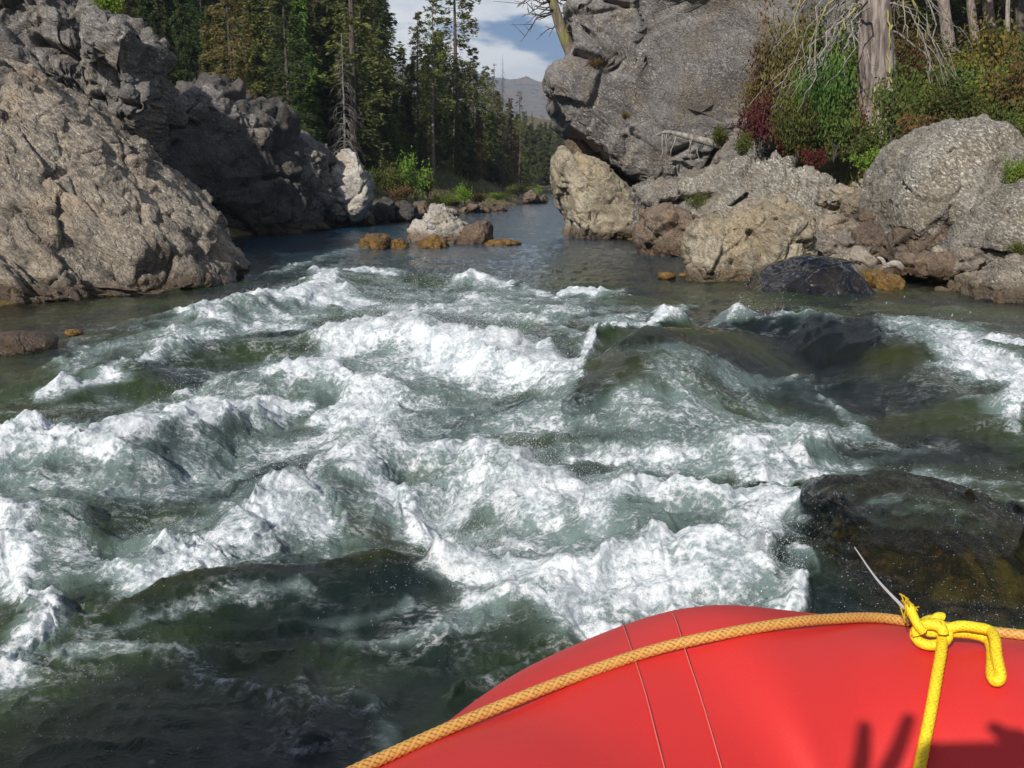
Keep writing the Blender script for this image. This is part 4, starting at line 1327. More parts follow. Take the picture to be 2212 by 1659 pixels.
def dead_tree(seed, H, Rb, nb, base=0.2, tr=0.12, droop=0.7, twigs=3, lean=0.0):
    rs = np.random.RandomState(seed)
    zz = np.linspace(0, 1, 12)
    tp = np.stack([lean * H * zz ** 1.4, 0 * zz, zz * H], 1)
    trunk = tube(tp, tr * (1 - 0.85 * zz), 9)
    parts = []
    for b in range(nb):
        f = base + (0.97 - base) * (b + rs.rand()) / nb
        L = Rb * (1.1 - f) * rs.uniform(0.5, 1.2)
        az = rs.uniform(0, 2 * math.pi)
        s = np.linspace(0, 1, 7)
        o = np.array([np.interp(f, zz, tp[:, 0]), 0, f * H])
        wig = rs.normal(0, 0.05, (7, 3)) * L * s[:, None]
        pts = o + np.stack([np.cos(az) * L * s, np.sin(az) * L * s, L * (0.25 * s - droop * s ** 1.8)], 1) + wig
        parts.append(tube(pts, np.linspace(0.016 * L + 0.006, 0.004, 7), 4, False))
        for k in range(twigs):
            i = rs.randint(2, 6)
            d = (pts[6] - pts[2]) * rs.uniform(0.3, 0.6) + rs.normal(0, 0.22, 3) * L + np.array([0, 0, -0.18 * L])
            q = pts[i] + np.outer(np.linspace(0, 1, 4), d) + rs.normal(0, 0.02, (4, 3)) * L
            q[0] = pts[i]
            parts.append(tube(q, np.linspace(0.006 * L + 0.004, 0.003, 4), 3, False))
    return trunk, join(parts)


def tree_proto(maker, *a, **k):
    t, c = maker(*a, **k)
    return np_mesh('trunk', *t), np_mesh('crown', c[0], c[1], False)


PT = {
    'dense': [tree_proto(conifer, s, 12.0, 2.3, 210, 0.03, 0.32, 74, (0.44, 0.115), 0.75) for s in (1, 2, 3)],
    'open': [tree_proto(conifer, s, 13.0, 2.0, 160, 0.08, 0.25, 60, (0.38, 0.09), 0.65, None, 0.02, 0.12) for s in (4, 5)],
    'pine': [tree_proto(conifer, s, 15.0, 1.9, 84, 0.34, 0.15, 52, (0.34, 0.11), 0.5, 0.23, 0.02, 0.1) for s in (6, 7)],
    'spire': [tree_proto(conifer, s, 12.0, 1.35, 120, 0.03, 0.45, 22, (0.40, 0.13), 0.85, None, 0.02, 0.0, False) for s in (8, 9)],
    'thin': [tree_proto(conifer, s, 12.0, 1.15, 75, 0.05, 0.55, 18, (0.30, 0.07), 0.8, 0.10, 0.02, 0.2) for s in (10, 11)],
    'young': [tree_proto(conifer, s, 3.2, 0.9, 70, 0.06, 0.10, 30, (0.20, 0.055), 0.8, 0.035) for s in (12, 13)],
    'snag': [tree_proto(dead_tree, s, 13.0, 2.6, 110, 0.10, 0.13, 0.85, 4) for s in (14, 15)],
}


def place_tree(name, label, kind_, var, loc, hscale, rz, bark, leaf, group=None, wscale=None, sink=0.15, crown='crown'):
    t, c = PT[kind_][var % len(PT[kind_])]
    e = bpy.data.objects.new(name, None)
    COL.objects.link(e)
    e.location = (loc[0], loc[1], loc[2] - sink)
    e.rotation_euler = (0, 0, rz)
    w = wscale or hscale
    e.scale = (w, w, hscale)
    tag(e, label, 'tree', group)
    a = link('trunk', t, e)
    slot_mat(a, MB[bark])
    b = link(crown, c, e)
    slot_mat(b, ML[leaf] if leaf else MB[bark])
    return e


def tree_at(name, label, kind_, var, px, py_top, y, bark, leaf, group=None, wide=1.0, rz=None, crown='crown', x=None):
    """tree on the bearing px, y metres up the river, standing on the land, its tip seen at py_top"""
    p = at(px, 300, y)
    z0 = land1(p[0], y)
    top = at(px, py_top, y)[2]
    nominal = {'dense': 12.0, 'open': 13.0, 'pine': 15.0, 'spire': 12.0, 'thin': 12.0, 'young': 3.2, 'snag': 13.0}[kind_]
    hs = max((top - z0) / nominal, 0.15)
    return place_tree(name, label, kind_, var, (p[0], y, z0), hs, rz if rz is not None else (px * 0.37 + y) % 6.28, bark, leaf, group, hs * wide, crown=crown)


GF = 'conifers of the dark forest above the left cliff'
rs = np.random.RandomState(77)
# the deep forest on the left slope
k = 0
for row, (y, n, x0, x1, tp0, tp1) in enumerate([(31, 9, 215, 640, -120, 20), (37, 11, 190, 800, -260, -60), (45, 12, 150, 815, -330, -100), (56, 12, 100, 820, -320, -120), (72, 12, 60, 830, -260, -60)]):
    for i in range(n):
        px = x0 + (x1 - x0) * (i + rs.uniform(0.1, 0.9)) / n
        kd = ('dense', 'open', 'dense', 'dense', 'open')[rs.randint(5)]
        lf = ('fir', 'fir', 'olive', 'fir', 'fir', 'brown')[rs.randint(6)]
        tree_at('conifer', 'dark conifer crowded into the forest above the left cliff', kd, k, px, rs.uniform(tp0, tp1), y + rs.uniform(-2, 2), 'bark', lf, GF, rs.uniform(0.8, 1.1))
        k += 1
# single trees one can pick out
ONE = [
    ('conifer', 'fresh green conifer glowing among the dark forest above the left cliff', 'dense', 0, 655, -60, 36.0, 'bark', 'green', 0.75),
    ('conifer', 'small olive conifer standing on top of the grey cliff block', 'open', 1, 235, -70, 19.0, 'bark', 'olive', 0.7),
    ('conifer', 'browning conifer between the green conifer and the tall bare-trunked pine', 'open', 0, 705, -80, 42.0, 'bark', 'brown', 0.8),
    ('pine_tree', 'tall pine with a thick dark bare trunk at the right edge of the left forest', 'pine', 0, 762, -330, 33.0, 'bark', 'olive', 0.9),
    ('conifer', 'dark ragged conifer standing against the sky right of the bare-trunked pine', 'open', 1, 815, -110, 42.0, 'bark', 'fir', 0.62),
    ('conifer', 'broad olive-green conifer left of the pale bare trunk beside the sky gap', 'open', 1, 905, 15, 50.0, 'bark', 'olive', 0.85),
    ('conifer', 'grey-topped conifer behind the broad olive one beside the sky gap', 'open', 0, 872, 95, 58.0, 'bark', 'olive', 0.8),
    ('pine_tree', 'pine with a pale straight trunk in front of the olive conifers', 'pine', 1, 937, -40, 46.0, 'pine', 'olive', 0.75),
    ('pine_tree', 'tall sparse pine whose airy crown stands against the clouds', 'pine', 0, 982, -120, 52.0, 'bark', 'olive', 0.95),
    ('conifer', 'rounded dark conifer below the airy pine', 'open', 0, 985, 125, 50.0, 'bark', 'olive', 0.95),
    ('conifer', 'dark-green conifer with a ragged top below the clouds', 'open', 1, 1022, 95, 56.0, 'bark', 'fir', 0.9),
    ('conifer', 'olive conifer just left of the black dead spire', 'open', 0, 1050, 135, 60.0, 'bark', 'olive', 0.9),
    ('dead_spire', 'black dead spire rising beside the hill view', 'snag', 0, 1086, 112, 58.0, 'bark', None, 0.42),
    ('conifer', 'thin grey-brown conifer behind the black dead spire', 'thin', 0, 1070, 130, 64.0, 'bark', 'brown', 1.2),
    ('conifer', 'narrow half-bare conifer overlapping the hill', 'thin', 1, 1122, 190, 74.0, 'bark', 'far', 1.3),
    ('conifer', 'brown narrow conifer at the water end of the left bank', 'spire', 0, 1104, 205, 70.0, 'bark', 'brown', 1.0),
    ('conifer', 'drooping conifer leaning over the bend at the end of the left bank', 'spire', 1, 1133, 235, 84.0, 'bark', 'far', 1.0),
]
for nm, lab, kd, vr, px, tp, y, bk, lf, wd in ONE:
    tree_at(nm, lab, kd, vr, px, tp, y, bk, lf, None, wd, crown='branches' if lf is None else 'crown')
for i, (px, tp, y, lf) in enumerate([(880, 180, 47, 'fir'), (945, 210, 47.5, 'fir'), (1005, 215, 51, 'fir'), (1035, 230, 55, 'brown'), (1062, 235, 60, 'fir'), (1090, 255, 66, 'fir'), (1112, 270, 76, 'brown'), (965, 170, 62, 'olive'), (855, 200, 52, 'fir'), (830, 150, 60, 'fir'), (790, 120, 40, 'fir'), (1030, 175, 70, 'olive'), (925, 90, 56, 'olive'), (892, 130, 62, 'olive'), (950, 60, 60, 'fir'), (1000, 150, 64, 'brown'), (1075, 190, 68, 'olive'), (1098, 215, 78, 'olive'), (1118, 240, 82, 'olive'), (1128, 265, 90, 'fir'), (870, 210, 46, 'olive'), (915, 240, 46, 'fir'), (1140, 275, 100, 'far')]):
    tree_at('conifer', 'lower dark conifer filling the stand along the calm left bank', ('dense', 'open')[i % 2], i, px, tp, y, 'bark', lf, 'lower conifers along the calm left bank', 0.9)
rb = np.random.RandomState(31)
for i in range(46):
    px = 1136 + 96 * (i + rb.rand()) / 46
    y = rb.uniform(106, 150)
    tree_at('spruce', 'slim far spruce of the row closing the river bend', ('spire', 'dense')[i % 3 == 2], i, px, rb.uniform(258, 330) + max(0, 1150 - px) * 0.4, y, 'bark', 'far', 'spruces closing the river bend', 1.25)
# dead drooping limbs on the left pine
tree_at('dead_tree', 'grey dead tree with drooping twiggy limbs under the tall bare-trunked pine', 'snag', 1, 745, 60, 31.5, 'dead', None, None, 0.9, 2.2, 'branches')

# unseen trees added beside and behind the raft to darken the near water
for (x, y, hs) in ((-5.2, -6.6, 0.56), (-6.6, -4.0, 0.46), (-5.9, -8.6, 0.64), (-7.9, -2.0, 0.42)):
    place_tree('conifer', 'unseen conifer added on the near left bank to shade the near water', 'dense', 1, (x, y, land1(x, y)), hs, x, 'bark', 'fir', 'conifers added for shade on the near left bank', hs * 0.9)

# right bank forest
GR = 'conifers of the forest behind the right bank'
k = 0
for (y, n, x0, x1, tp0, tp1, lf) in [(36, 8, 1650, 2350, -400, -150, ('olive', 'fir', 'brown', 'olive')), (46, 10, 1600, 2450, -420, -200, ('olive', 'fir', 'fir', 'olive')), (60, 10, 1560, 2500, -380, -200, ('fir', 'fir', 'olive', 'fir'))]:
    for i in range(n):
        px = x0 + (x1 - x0) * (i + rs.uniform(0.2, 0.8)) / n
        tree_at('conifer', 'shaded conifer in the forest behind the right bank', ('dense', 'open')[rs.randint(2)], k, px, rs.uniform(tp0, tp1), y + rs.uniform(-2, 2), 'bark', lf[rs.randint(4)], GR, rs.uniform(0.9, 1.2))
        k += 1


def pole_trunk(label, px0, py0, px1, y, wpx, mat, name='tree_trunk'):
    """a tall bare trunk: foot at (px0, py0), leaning to px1 at the top of the view"""
    a = at(px0, py0, y)
    b = at(px1, 0, y)
    d = (b - a)
    top = a + d * 1.9
    r = wpx / 2 / FPX * y
    s = np.linspace(0, 1, 16)
    P = a + np.outer(s, top - a)
    P[:, 0] += 0.03 * np.sin(s * 9)
    e = bpy.data.objects.new(name, None)
    COL.objects.link(e)
    e.location = a
    e.location.z -= 0.3
    V, F = tube(P - a + np.array([0, 0, 0.0]), r * (1.18 - 0.45 * s), 10)
    V[:10, 2] -= 0.1
    tag(e, label, 'tree')
    link('trunk', np_mesh('trunk', V + np.array([0, 0, 0.0]), F), e, MB[mat], (0, 0, 0.3))
    # a ragged crown high up, out of the view
    t2, c2 = conifer(int(px0), 9.0, 1.7, 46, 0.2, 0.2, 26, (0.4, 0.13))
    cr = link('crown', np_mesh('crown', c2[0] + (top - a) * 0.9 - np.array([0, 0, 1.0]), c2[1], False), e, ML['olive'])
    return e


pole_trunk('thick pale pine trunk left of the three bare trunks on the right bank', 2053, 165, 2040, 29, 24, 'pine')
pole_trunk('slim grey trunk second from left among the bare trunks on the right bank', 2112, 160, 2098, 31, 18, 'pine')
pole_trunk('broad reddish trunk in the middle of the bare trunks on the right bank', 2142, 130, 2135, 33, 22, 'pine')
pole_trunk('thin trunk right behind the broad reddish one on the right bank', 2163, 120, 2160, 36, 14, 'pine')
pole_trunk('white slender dead trunk at the right edge of the forest', 2170, 140, 2180, 28, 9, 'dead')
pole_trunk('rightmost brown trunk standing in the bushes at the right edge', 2208, 150, 2205, 33, 22, 'bark')
pole_trunk('faint brown trunk behind the upper right end of the giant boulder', 1812, 30, 1810, 34, 14, 'pine')


# the old trunk with bare hanging limbs
def old_trunk():
    y = 18.5
    a = at(1898, 262, y)
    e = bpy.data.objects.new('old_trunk', None)
    COL.objects.link(e)
    e.location = a
    tag(e, 'massive old grey trunk with drooping bare limbs on the right bank', 'tree')
    s = np.linspace(0, 1, 40)
    top = at(1875, -420, y)
    P = np.outer(s, top - a)
    r = np.interp(s, [0, 0.05, 0.15, 0.4, 1], [0.40, 0.345, 0.30, 0.255, 0.14])
    rs = np.random.RandomState(4)
    ph = rs.uniform(0, 6.28, 12)
    mod = lambda i, an: 1 + 0.06 * np.sin(an * 5 + ph[0] + i * 0.08) + 0.05 * np.sin(an * 11 + ph[1] + 0.15 * i) + 0.035 * np.sin(an * 19 + ph[2] - 0.4 * i)
    P[0, 2] -= 0.5
    V, F = tube(P, r, 48, True, mod)
    link('trunk', clean_quads(np_mesh('trunk', V, F)), e, MB['old'])
    lim, lich = [], []
    for b in range(26):
        f = rs.uniform(0.28, 0.66)
        o = np.array([np.interp(f, s, P[:, k]) for k in range(3)])
        az = (math.pi if rs.rand() < 0.55 else 0.0) + rs.normal(0, 0.5)
        L = rs.uniform(0.7, 2.0)
        q = np.linspace(0, 1, 10)
        out = 0.62 * L * q ** 0.7 + 0.22
        pts = o + np.stack([np.cos(az) * out, np.sin(az) * out, 0.25 * L * q - 1.15 * L * q ** 1.6], 1)
        pts += np.cumsum(rs.normal(0, 0.045, (10, 3)), axis=0) * L
        (lich if rs.rand() < 0.14 else lim).append(tube(pts, np.linspace(0.022, 0.006, 10), 5, False))
        for t in range(4):
            i = rs.randint(3, 9)
            d = np.array([math.cos(az) * 0.2, math.sin(az) * 0.2, -0.35]) * L * rs.uniform(0.5, 1.2) + rs.normal(0, 0.13, 3) * L
            qq = pts[i] + np.outer(np.linspace(0, 1, 5), d) + np.cumsum(rs.normal(0, 0.02, (5, 3)), axis=0) * L
            qq[0] = pts[i]
            lim.append(tube(qq, np.linspace(0.010, 0.0045, 5), 4, False))
    for b in range(7):                                   # lichen-yellow twigs hanging against the bark
        f = rs.uniform(0.06, 0.36)
        o = np.array([np.interp(f, s, P[:, k]) for k in range(3)])
        az = rs.uniform(-2.6, -0.6)
        q = np.linspace(0, 1, 8)
        rr_ = np.interp(f, s, r) + 0.02
        pts = o + np.stack([np.cos(az) * (rr_ + 0.1 * q), np.sin(az) * (rr_ + 0.1 * q), -0.6 * q * rs.uniform(0.6, 1.4)], 1) + np.cumsum(rs.normal(0, 0.02, (8, 3)), axis=0)
        lich.append(tube(pts, np.linspace(0.020, 0.010, 8), 5, False))
    b_ = link('limbs', np_mesh('limbs', *join(lim)), e, MB['dead'])
    b_['label'] = 'bare grey drooping limbs'
    l_ = link('lichen_twigs', np_mesh('lichen_twigs', *join(lich)), e, MB['lichen'])
    l_['label'] = 'twigs coated in yellow lichen'


old_trunk()


def leaning_snag():
    y = 21.6
    a = at(1252, 142, y)
    e = bpy.data.objects.new('leaning_snag', None)
    COL.objects.link(e)
    e.location = a
    tag(e, 'mossy half-dead tree leaning left from the giant boulder over the river', 'tree')
    P = np.array([at(1262, 160, y), at(1246, 138, y), at(1228, 100, y), at(1212, 60, y), at(1199, 20, y), at(1186, -30, y), at(1178, -90, y), at(1176, -170, y)]) - a
    P = spline(P, 24)
    V, F = tube(P, np.linspace(0.155, 0.06, 24), 12)
    link('trunk', clean_quads(np_mesh('trunk', V, F)), e, MB['mossy'])
    rs = np.random.RandomState(8)
    br = []
    for b in range(34):
        i = rs.randint(9, 24)
        o = P[i]
        sgn = -1 if rs.rand() < 0.62 else 1
        L = rs.uniform(0.35, 0.95)
        q = np.linspace(0, 1, 9)
        d = np.array([sgn * rs.uniform(0.5, 1.0), rs.uniform(-0.6, 0.6), rs.uniform(-0.1, 0.35)])
        pts = o + np.outer(q, d) * L
        pts[:, 2] -= 0.45 * L * q ** 2
        pts += np.cumsum(rs.normal(0, 0.035, (9, 3)), axis=0) * L
        br.append(tube(pts, np.linspace(0.020, 0.005, 9), 5, False))
        for t in range(4):
            j = rs.randint(3, 8)
            dd = d * L * rs.uniform(0.15, 0.45) + rs.normal(0, 0.16, 3) * L
            qq = pts[j] + np.outer(np.linspace(0, 1, 4), dd)
            br.append(tube(qq, np.linspace(0.008, 0.004, 4), 3, False))
    link('branches', np_mesh('branches', *join(br)), e, MB['bark'])


leaning_snag()


# ---- bushes
def bush_mesh(seed, n, leaf, stems=9):
    rs = np.random.RandomState(seed)
    parts, C = [], []
    for k in range(stems):
        az = rs.uniform(0, 6.28)
        t = rs.uniform(0.15, 0.95)
        tip = np.array([math.cos(az) * t, math.sin(az) * t, rs.uniform(0.6, 1.15) * (1.15 - 0.5 * t)])
        q = np.linspace(0, 1, 6)[:, None]
        pts = tip * np.concatenate([q ** 1.4, q ** 1.4, q ** 0.8], 1)[:, [0, 1, 2]]
        parts.append(tube(pts, np.linspace(0.018, 0.006, 6), 4, False))
        m = n // stems
        u = rs.uniform(0.25, 1.0, m) ** 0.7
        c = np.stack([np.interp(u, q[:, 0], pts[:, j]) for j in range(3)], 1) + rs.normal(0, 0.13, (m, 3)) * (0.5 + u[:, None] * 0.6)
        C.append(c)
    C = np.concatenate(C)
    C[:, 2] = np.abs(C[:, 2])
    d = rs.normal(0, 1, C.shape) + np.array([0, 0, 0.3])
    cv = cards(C, d, leaf * rs.uniform(0.6, 1.3, len(C)), leaf * 0.62, rs)
    st = join(parts)
    return np_mesh('stems', *st), np_mesh('foliage', cv[0], cv[1], False)


PB = [bush_mesh(300 + i, 1500, 0.095) for i in range(4)]
PBL = [bush_mesh(320 + i, 1100, 0.16) for i in range(2)]


def bush(label, px, py, y, rx, rz, leaf, var, group=None, big=False, z=None, name='bush'):
    p = at(px, py, y)
    e = bpy.data.objects.new(name, None)
    COL.objects.link(e)
    e.location = (p[0], y, p[2] if z is None else z)
    e.rotation_euler = (0, 0, (px * 0.7) % 6.28)
    e.scale = (rx, rx, rz)
    tag(e, label, 'bush', group)
    st, fo = (PBL if big else PB)[var % (2 if big else 4)]
    a = link('stems', st, e)
    slot_mat(a, MB['bark'])
    b = link('foliage', fo, e)
    slot_mat(b, ML[leaf])


RB = 'bushes of the right bank'
# foot of each bush (photo bearing), metres up the river, radius, height, leaves
BUSH = [
    (1640, 330, 18.8, 0.55, 0.95, 'red', 'crimson bush at the foot of the giant boulder'),
    (1700, 350, 18.2, 0.50, 0.65, 'red', 'low crimson bush creeping along the cream ledge'),
    (1755, 375, 17.4, 0.35, 0.45, 'red', 'small crimson bush at the right end of the cream ledge'),
    (1655, 250, 20.0, 0.75, 1.25, 'rusty', 'rusty brown bush hugging the right side of the giant boulder'),
    (1690, 160, 21.5, 0.85, 1.5, 'rusty', 'tall rusty bush high against the giant boulder'),
    (1770, 110, 24.0, 0.9, 1.3, 'rusty', 'brownish bush at the top of the slope left of the old trunk'),
    (1730, 330, 18.6, 0.65, 1.0, 'bush', 'olive bush behind the crimson ledge bushes'),
    (1800, 350, 17.6, 0.55, 0.9, 'bush', 'olive bush below the old trunk'),
    (1830, 320, 18.0, 0.45, 0.75, 'red', 'crimson bush between the olive bushes below the old trunk'),
    (1860, 380, 16.6, 0.60, 0.75, 'bush', 'low green bush behind the stone pile'),
    (1925, 330, 16.8, 0.65, 1.15, 'bush', 'leafy green bush left of the big rounded boulder'),
    (1900, 390, 15.8, 0.55, 0.45, 'bright', 'bright grassy clump left of the big rounded boulder'),
    (1965, 280, 18.2, 0.70, 1.0, 'bush', 'green bush low on the slope right of the old trunk'),
    (1990, 230, 20.5, 0.80, 0.9, 'red', 'dark red bush on the slope right of the old trunk'),
    (2040, 240, 20.0, 0.85, 0.9, 'bush', 'olive bush on the slope above the big rounded boulder'),
    (2090, 220, 21.5, 0.85, 0.9, 'yellow', 'yellow-leaved bush on the slope right of the old trunk'),
    (2050, 190, 24.0, 0.9, 0.9, 'bush', 'olive bush below the thick pale pine trunk'),
    (2120, 200, 23.5, 0.95, 1.3, 'bush', 'tall green bush among the bare trunks'),
    (2160, 200, 23.0, 0.9, 1.5, 'yellow', 'tall yellow-green bush below the white slender trunk'),
    (2150, 270, 18.5, 0.8, 0.9, 'bright', 'light green bush behind the top of the big rounded boulder'),
    (2200, 290, 17.6, 0.8, 1.2, 'rusty', 'red-brown bush at the right edge behind the rounded boulder'),
    (2215, 250, 20.0, 0.9, 1.2, 'bush', 'green bush at the right edge of the slope'),
    (2195, 412, 12.5, 0.24, 0.40, 'bright', 'vivid green tuft beside the big rounded boulder at the right edge'),
    (2205, 555, 10.9, 0.22, 0.15, 'bush', 'low green tuft above the dark streaked boulder at the right edge'),
    (1505, 455, 16.2, 0.22, 0.28, 'bush', 'small green tuft in the cleft of the cream ledge'),
    (1560, 318, 19.8, 0.40, 0.35, 'bush', 'small olive tuft on the giant boulder beside the fallen log'),
    (1290, 150, 20.4, 0.28, 0.22, 'rusty', 'moss tuft at the foot of the leaning tree on the giant boulder'),
    (1350, 262, 20.4, 0.18, 0.18, 'rusty', 'orange tuft growing on the face of the giant boulder'),
    (1850, 200, 21.5, 0.75, 1.1, 'bush', 'green bush left behind the old trunk'),
    (1795, 70, 27.0, 1.0, 1.3, 'bush', 'green bush at the skyline right of the giant boulder'),
    (1990, 150, 26.0, 1.0, 1.0, 'rusty', 'brown bush in the shade behind the old trunk'),
    (1870, 290, 18.9, 0.6, 1.1, 'bush', 'olive bush hugging the left foot of the old trunk'),
    (1945, 250, 19.5, 0.7, 1.0, 'bush', 'green bush hugging the right foot of the old trunk'),
    (1820, 240, 20.0, 0.7, 1.4, 'bush', 'tall green bush left of the old trunk'),
    (1960, 350, 15.6, 0.5, 0.8, 'rusty', 'rusty bush pressed against the left flank of the big rounded boulder'),
    (2010, 290, 17.5, 0.7, 0.7, 'bush', 'olive bush at the back of the big rounded boulder'),
    (2075, 275, 17.0, 0.6, 0.6, 'bush', 'green bush peeping over the top of the big rounded boulder'),
    (1600, 345, 18.6, 0.35, 0.45, 'bush', 'small olive bush left of the crimson bush'),
    (1690, 95, 24.5, 0.9, 1.2, 'bush', 'olive bush on top of the giant boulder'),
    (1740, 200, 21.0, 0.7, 1.3, 'bush', 'dark green bush behind the fresh green young pine'),
    (2180, 330, 15.5, 0.5, 0.7, 'bush', 'green bush between the rounded boulder and the right edge'),
]
for i, (px, py, y, rx, rz, lf, lab) in enumerate(BUSH):
    bush(lab, px, py, y, rx, rz, lf, i, RB)
# shaggy young pines before the old trunk
PY = [bush_mesh(340 + i, 5200, 0.075, 40) for i in range(2)]
for i, (px, py, tp, y, rx, lf, lab) in enumerate([(1765, 345, 85, 18.0, 0.62, 'green', 'fresh green young pine between the giant boulder and the old trunk'), (1690, 300, 40, 19.4, 0.60, 'brown', 'half-bare browning young pine against the giant boulder'), (1722, 350, 175, 17.8, 0.5, 'bush', 'smaller green young pine leaning on the fresh green one'), (1640, 280, 150, 20.2, 0.5, 'rusty', 'brown shaggy young pine touching the face of the giant boulder')]):
    p0, p1 = at(px, py, y), at(px, tp, y)
    e = bpy.data.objects.new('young_pine', None)
    COL.objects.link(e)
    e.location = p0
    e.scale = (rx, rx, (p1[2] - p0[2]) / 1.12)
    e.rotation_euler = (0, 0, i * 1.7)
    tag(e, lab, 'tree')
    slot_mat(link('trunk', PY[i % 2][0], e), MB['bark'])
    slot_mat(link('crown', PY[i % 2][1], e), ML[lf])
LB = 'bushes of the left bank'
for i, (px, py, y, rx, rz, lf, lab) in enumerate([
    (890, 420, 34.0, 0.75, 1.15, 'bright', 'brightest yellow-green bush on the left bank'),
    (845, 425, 33.0, 0.9, 0.85, 'bush', 'green bush left of the brightest one on the left bank'),
    (805, 415, 31.0, 0.6, 0.75, 'bush', 'olive bush beside the pale pointed boulder'),
    (925, 425, 35.0, 0.6, 0.65, 'bush', 'green bush right of the brightest one on the left bank'),
    (960, 445, 35.0, 0.65, 0.35, 'bright', 'low yellow-green clump on the gravel bar'),
    (1005, 442, 37.0, 0.7, 0.6, 'bright', 'rounded light green bush at the middle of the gravel bar'),
    (1040, 440, 39.0, 0.6, 0.4, 'yellow', 'low yellowing bush toward the tip of the gravel bar'),
    (1075, 432, 44.0, 0.8, 0.3, 'bright', 'flat green clump behind the tip of the gravel bar'),
    (1120, 425, 50.0, 0.9, 0.6, 'bush', 'olive bush behind the far round boulder'),
    (1162, 424, 49.3, 0.3, 0.45, 'bright', 'tiny green bush on the far low boulder'),
    (985, 448, 35.5, 0.5, 0.3, 'bush', 'low olive clump at the edge of the gravel bar'),
    (870, 440, 31.0, 0.5, 0.5, 'rusty', 'rusty bush low among the left shore boulders'),
    (520, 245, 25.5, 0.5, 0.4, 'rusty', 'dry tuft growing on the sunlit step of the left cliff'),
    (228, 60, 16.2, 0.45, 0.5, 'bright', 'yellow-green tuft on top of the grey cliff block'),
]):
    bush(lab, px, py, y, rx, rz, lf, i, LB)


# grass between the bushes (nobody could count it)
def grass():
    rs = np.random.RandomState(12)
    n = 16000
    x = rs.uniform(3, 16, n)
    y = rs.uniform(12.5, 30, n)
    z = land(x, y)
    cl = fbm2(np.stack([x, y], 1) * 0.8, 3, 7)
    ok = (z > 0.35) & (cl > -0.10)
    x, y, z = x[ok], y[ok], z[ok]
    n2 = 3500
    yy = rs.uniform(26, 50, n2)
    xx = np.interp(yy, LS[:, 0], LS[:, 1]) - rs.uniform(0.2, 7, n2)
    zz = land(xx, yy)
    x, y, z = np.concatenate([x, xx]), np.concatenate([y, yy]), np.concatenate([z, zz])
    m = len(x)
    hgt = rs.uniform(0.12, 0.34, m)
    a = rs.uniform(0, 6.28, m)
    w = 0.022
    lean = rs.normal(0, 0.12, (m, 2))
    A = np.stack([x - np.cos(a) * w, y - np.sin(a) * w, z - 0.03], 1)
    B = np.stack([x + np.cos(a) * w, y + np.sin(a) * w, z - 0.03], 1)
    T = np.stack([x + lean[:, 0], y + lean[:, 1], z + hgt], 1)
    V = np.stack([A, B, T], 1).reshape(-1, 3)
    o = link('grass', np_mesh('grass', V, np.arange(3 * m).reshape(m, 3), False), None, ML['grass'])
    kind(o, 'stuff')
    tag(o, 'short dry and green grass covering both banks', 'grass')


grass()


def fallen_log():
    P = spline([at(1418, 292, 20.2), at(1440, 285, 20.2), at(1475, 292, 20.1), at(1505, 300, 20.0), at(1560, 314, 19.9)], 20)
    e = bpy.data.objects.new('fallen_log', None)
    COL.objects.link(e)
    e.location = P[-1]
    tag(e, 'bleached fallen log lying across the lower face of the giant boulder', 'log')
    V, F = tube(P - P[-1], np.linspace(0.02, 0.085, 20), 8)
    link('log_stem', clean_quads(np_mesh('log_stem', V, F)), e, MB['dead'])
    rs = np.random.RandomState(3)
    for k in range(7):
        o = P[rs.randint(3, 15)] - P[-1]
        d = np.array([rs.normal(0, 0.1), -0.08, rs.uniform(-0.7, -0.25)])
        q = o + np.outer(np.linspace(0, 1, 6), d) + np.cumsum(rs.normal(0, 0.02, (6, 3)), axis=0)
        q[0] = o
        link('branch', np_mesh('branch', *tube(q, np.linspace(0.014, 0.005, 6), 5, False)), e, MB['dead'])
    # bleached driftwood on the right shore
    D = spline([at(1893, 590, 11.6), at(1915, 575, 11.6), at(1935, 570, 11.6), at(1950, 582, 11.6)], 14)
    e = bpy.data.objects.new('driftwood', None)
    COL.objects.link(e)
    e.location = D[0]
    tag(e, 'bleached driftwood piece between the angular tan and flat tan boulders', 'driftwood')
    V, F = tube(D - D[0], np.interp(np.linspace(0, 1, 14), [0, 0.4, 0.8, 1], [0.015, 0.035, 0.05, 0.03]), 8)
    link('stem', clean_quads(np_mesh('stem', V, F)), e, MR['pale'])
    V, F = tube(spline([D[4], at(1905, 560, 11.6), at(1895, 556, 11.6)], 8) - D[0], np.linspace(0.03, 0.012, 8), 6)
    link('stub', clean_quads(np_mesh('stub', V, F)), e, MR['pale'])


fallen_log()
# ------------------------------------------------------------------ raft
RAFT_R, RAFT_Z = 0.24, 0.47
RAFT_PATH = spline([(0.4, -2.75), (-0.55, -2.45), (-0.98, -1.6), (-1.0, -0.7), (-0.8, -0.1), (-0.346, 0.463), (-0.045, 0.734), (0.146, 0.965), (0.319, 1.028), (0.511, 0.979), (0.861, 0.813), (1.25, 0.62), (1.75, 0.1), (1.95, -0.7), (1.85, -1.7), (1.35, -2.5), (0.4, -2.75)], 420)


_g = lambda q, w: np.exp(-np.sum((RAFT_PATH - np.array(q)) ** 2, axis=1) / w ** 2)
RAFT_ZS = RAFT_Z + 0.014 * _g((0.25, 1.01), 0.075) - 0.008 * _g((0.05, 0.86), 0.07) - 0.007 * _g((0.45, 1.0), 0.10)     # the tube humps a little at the bend


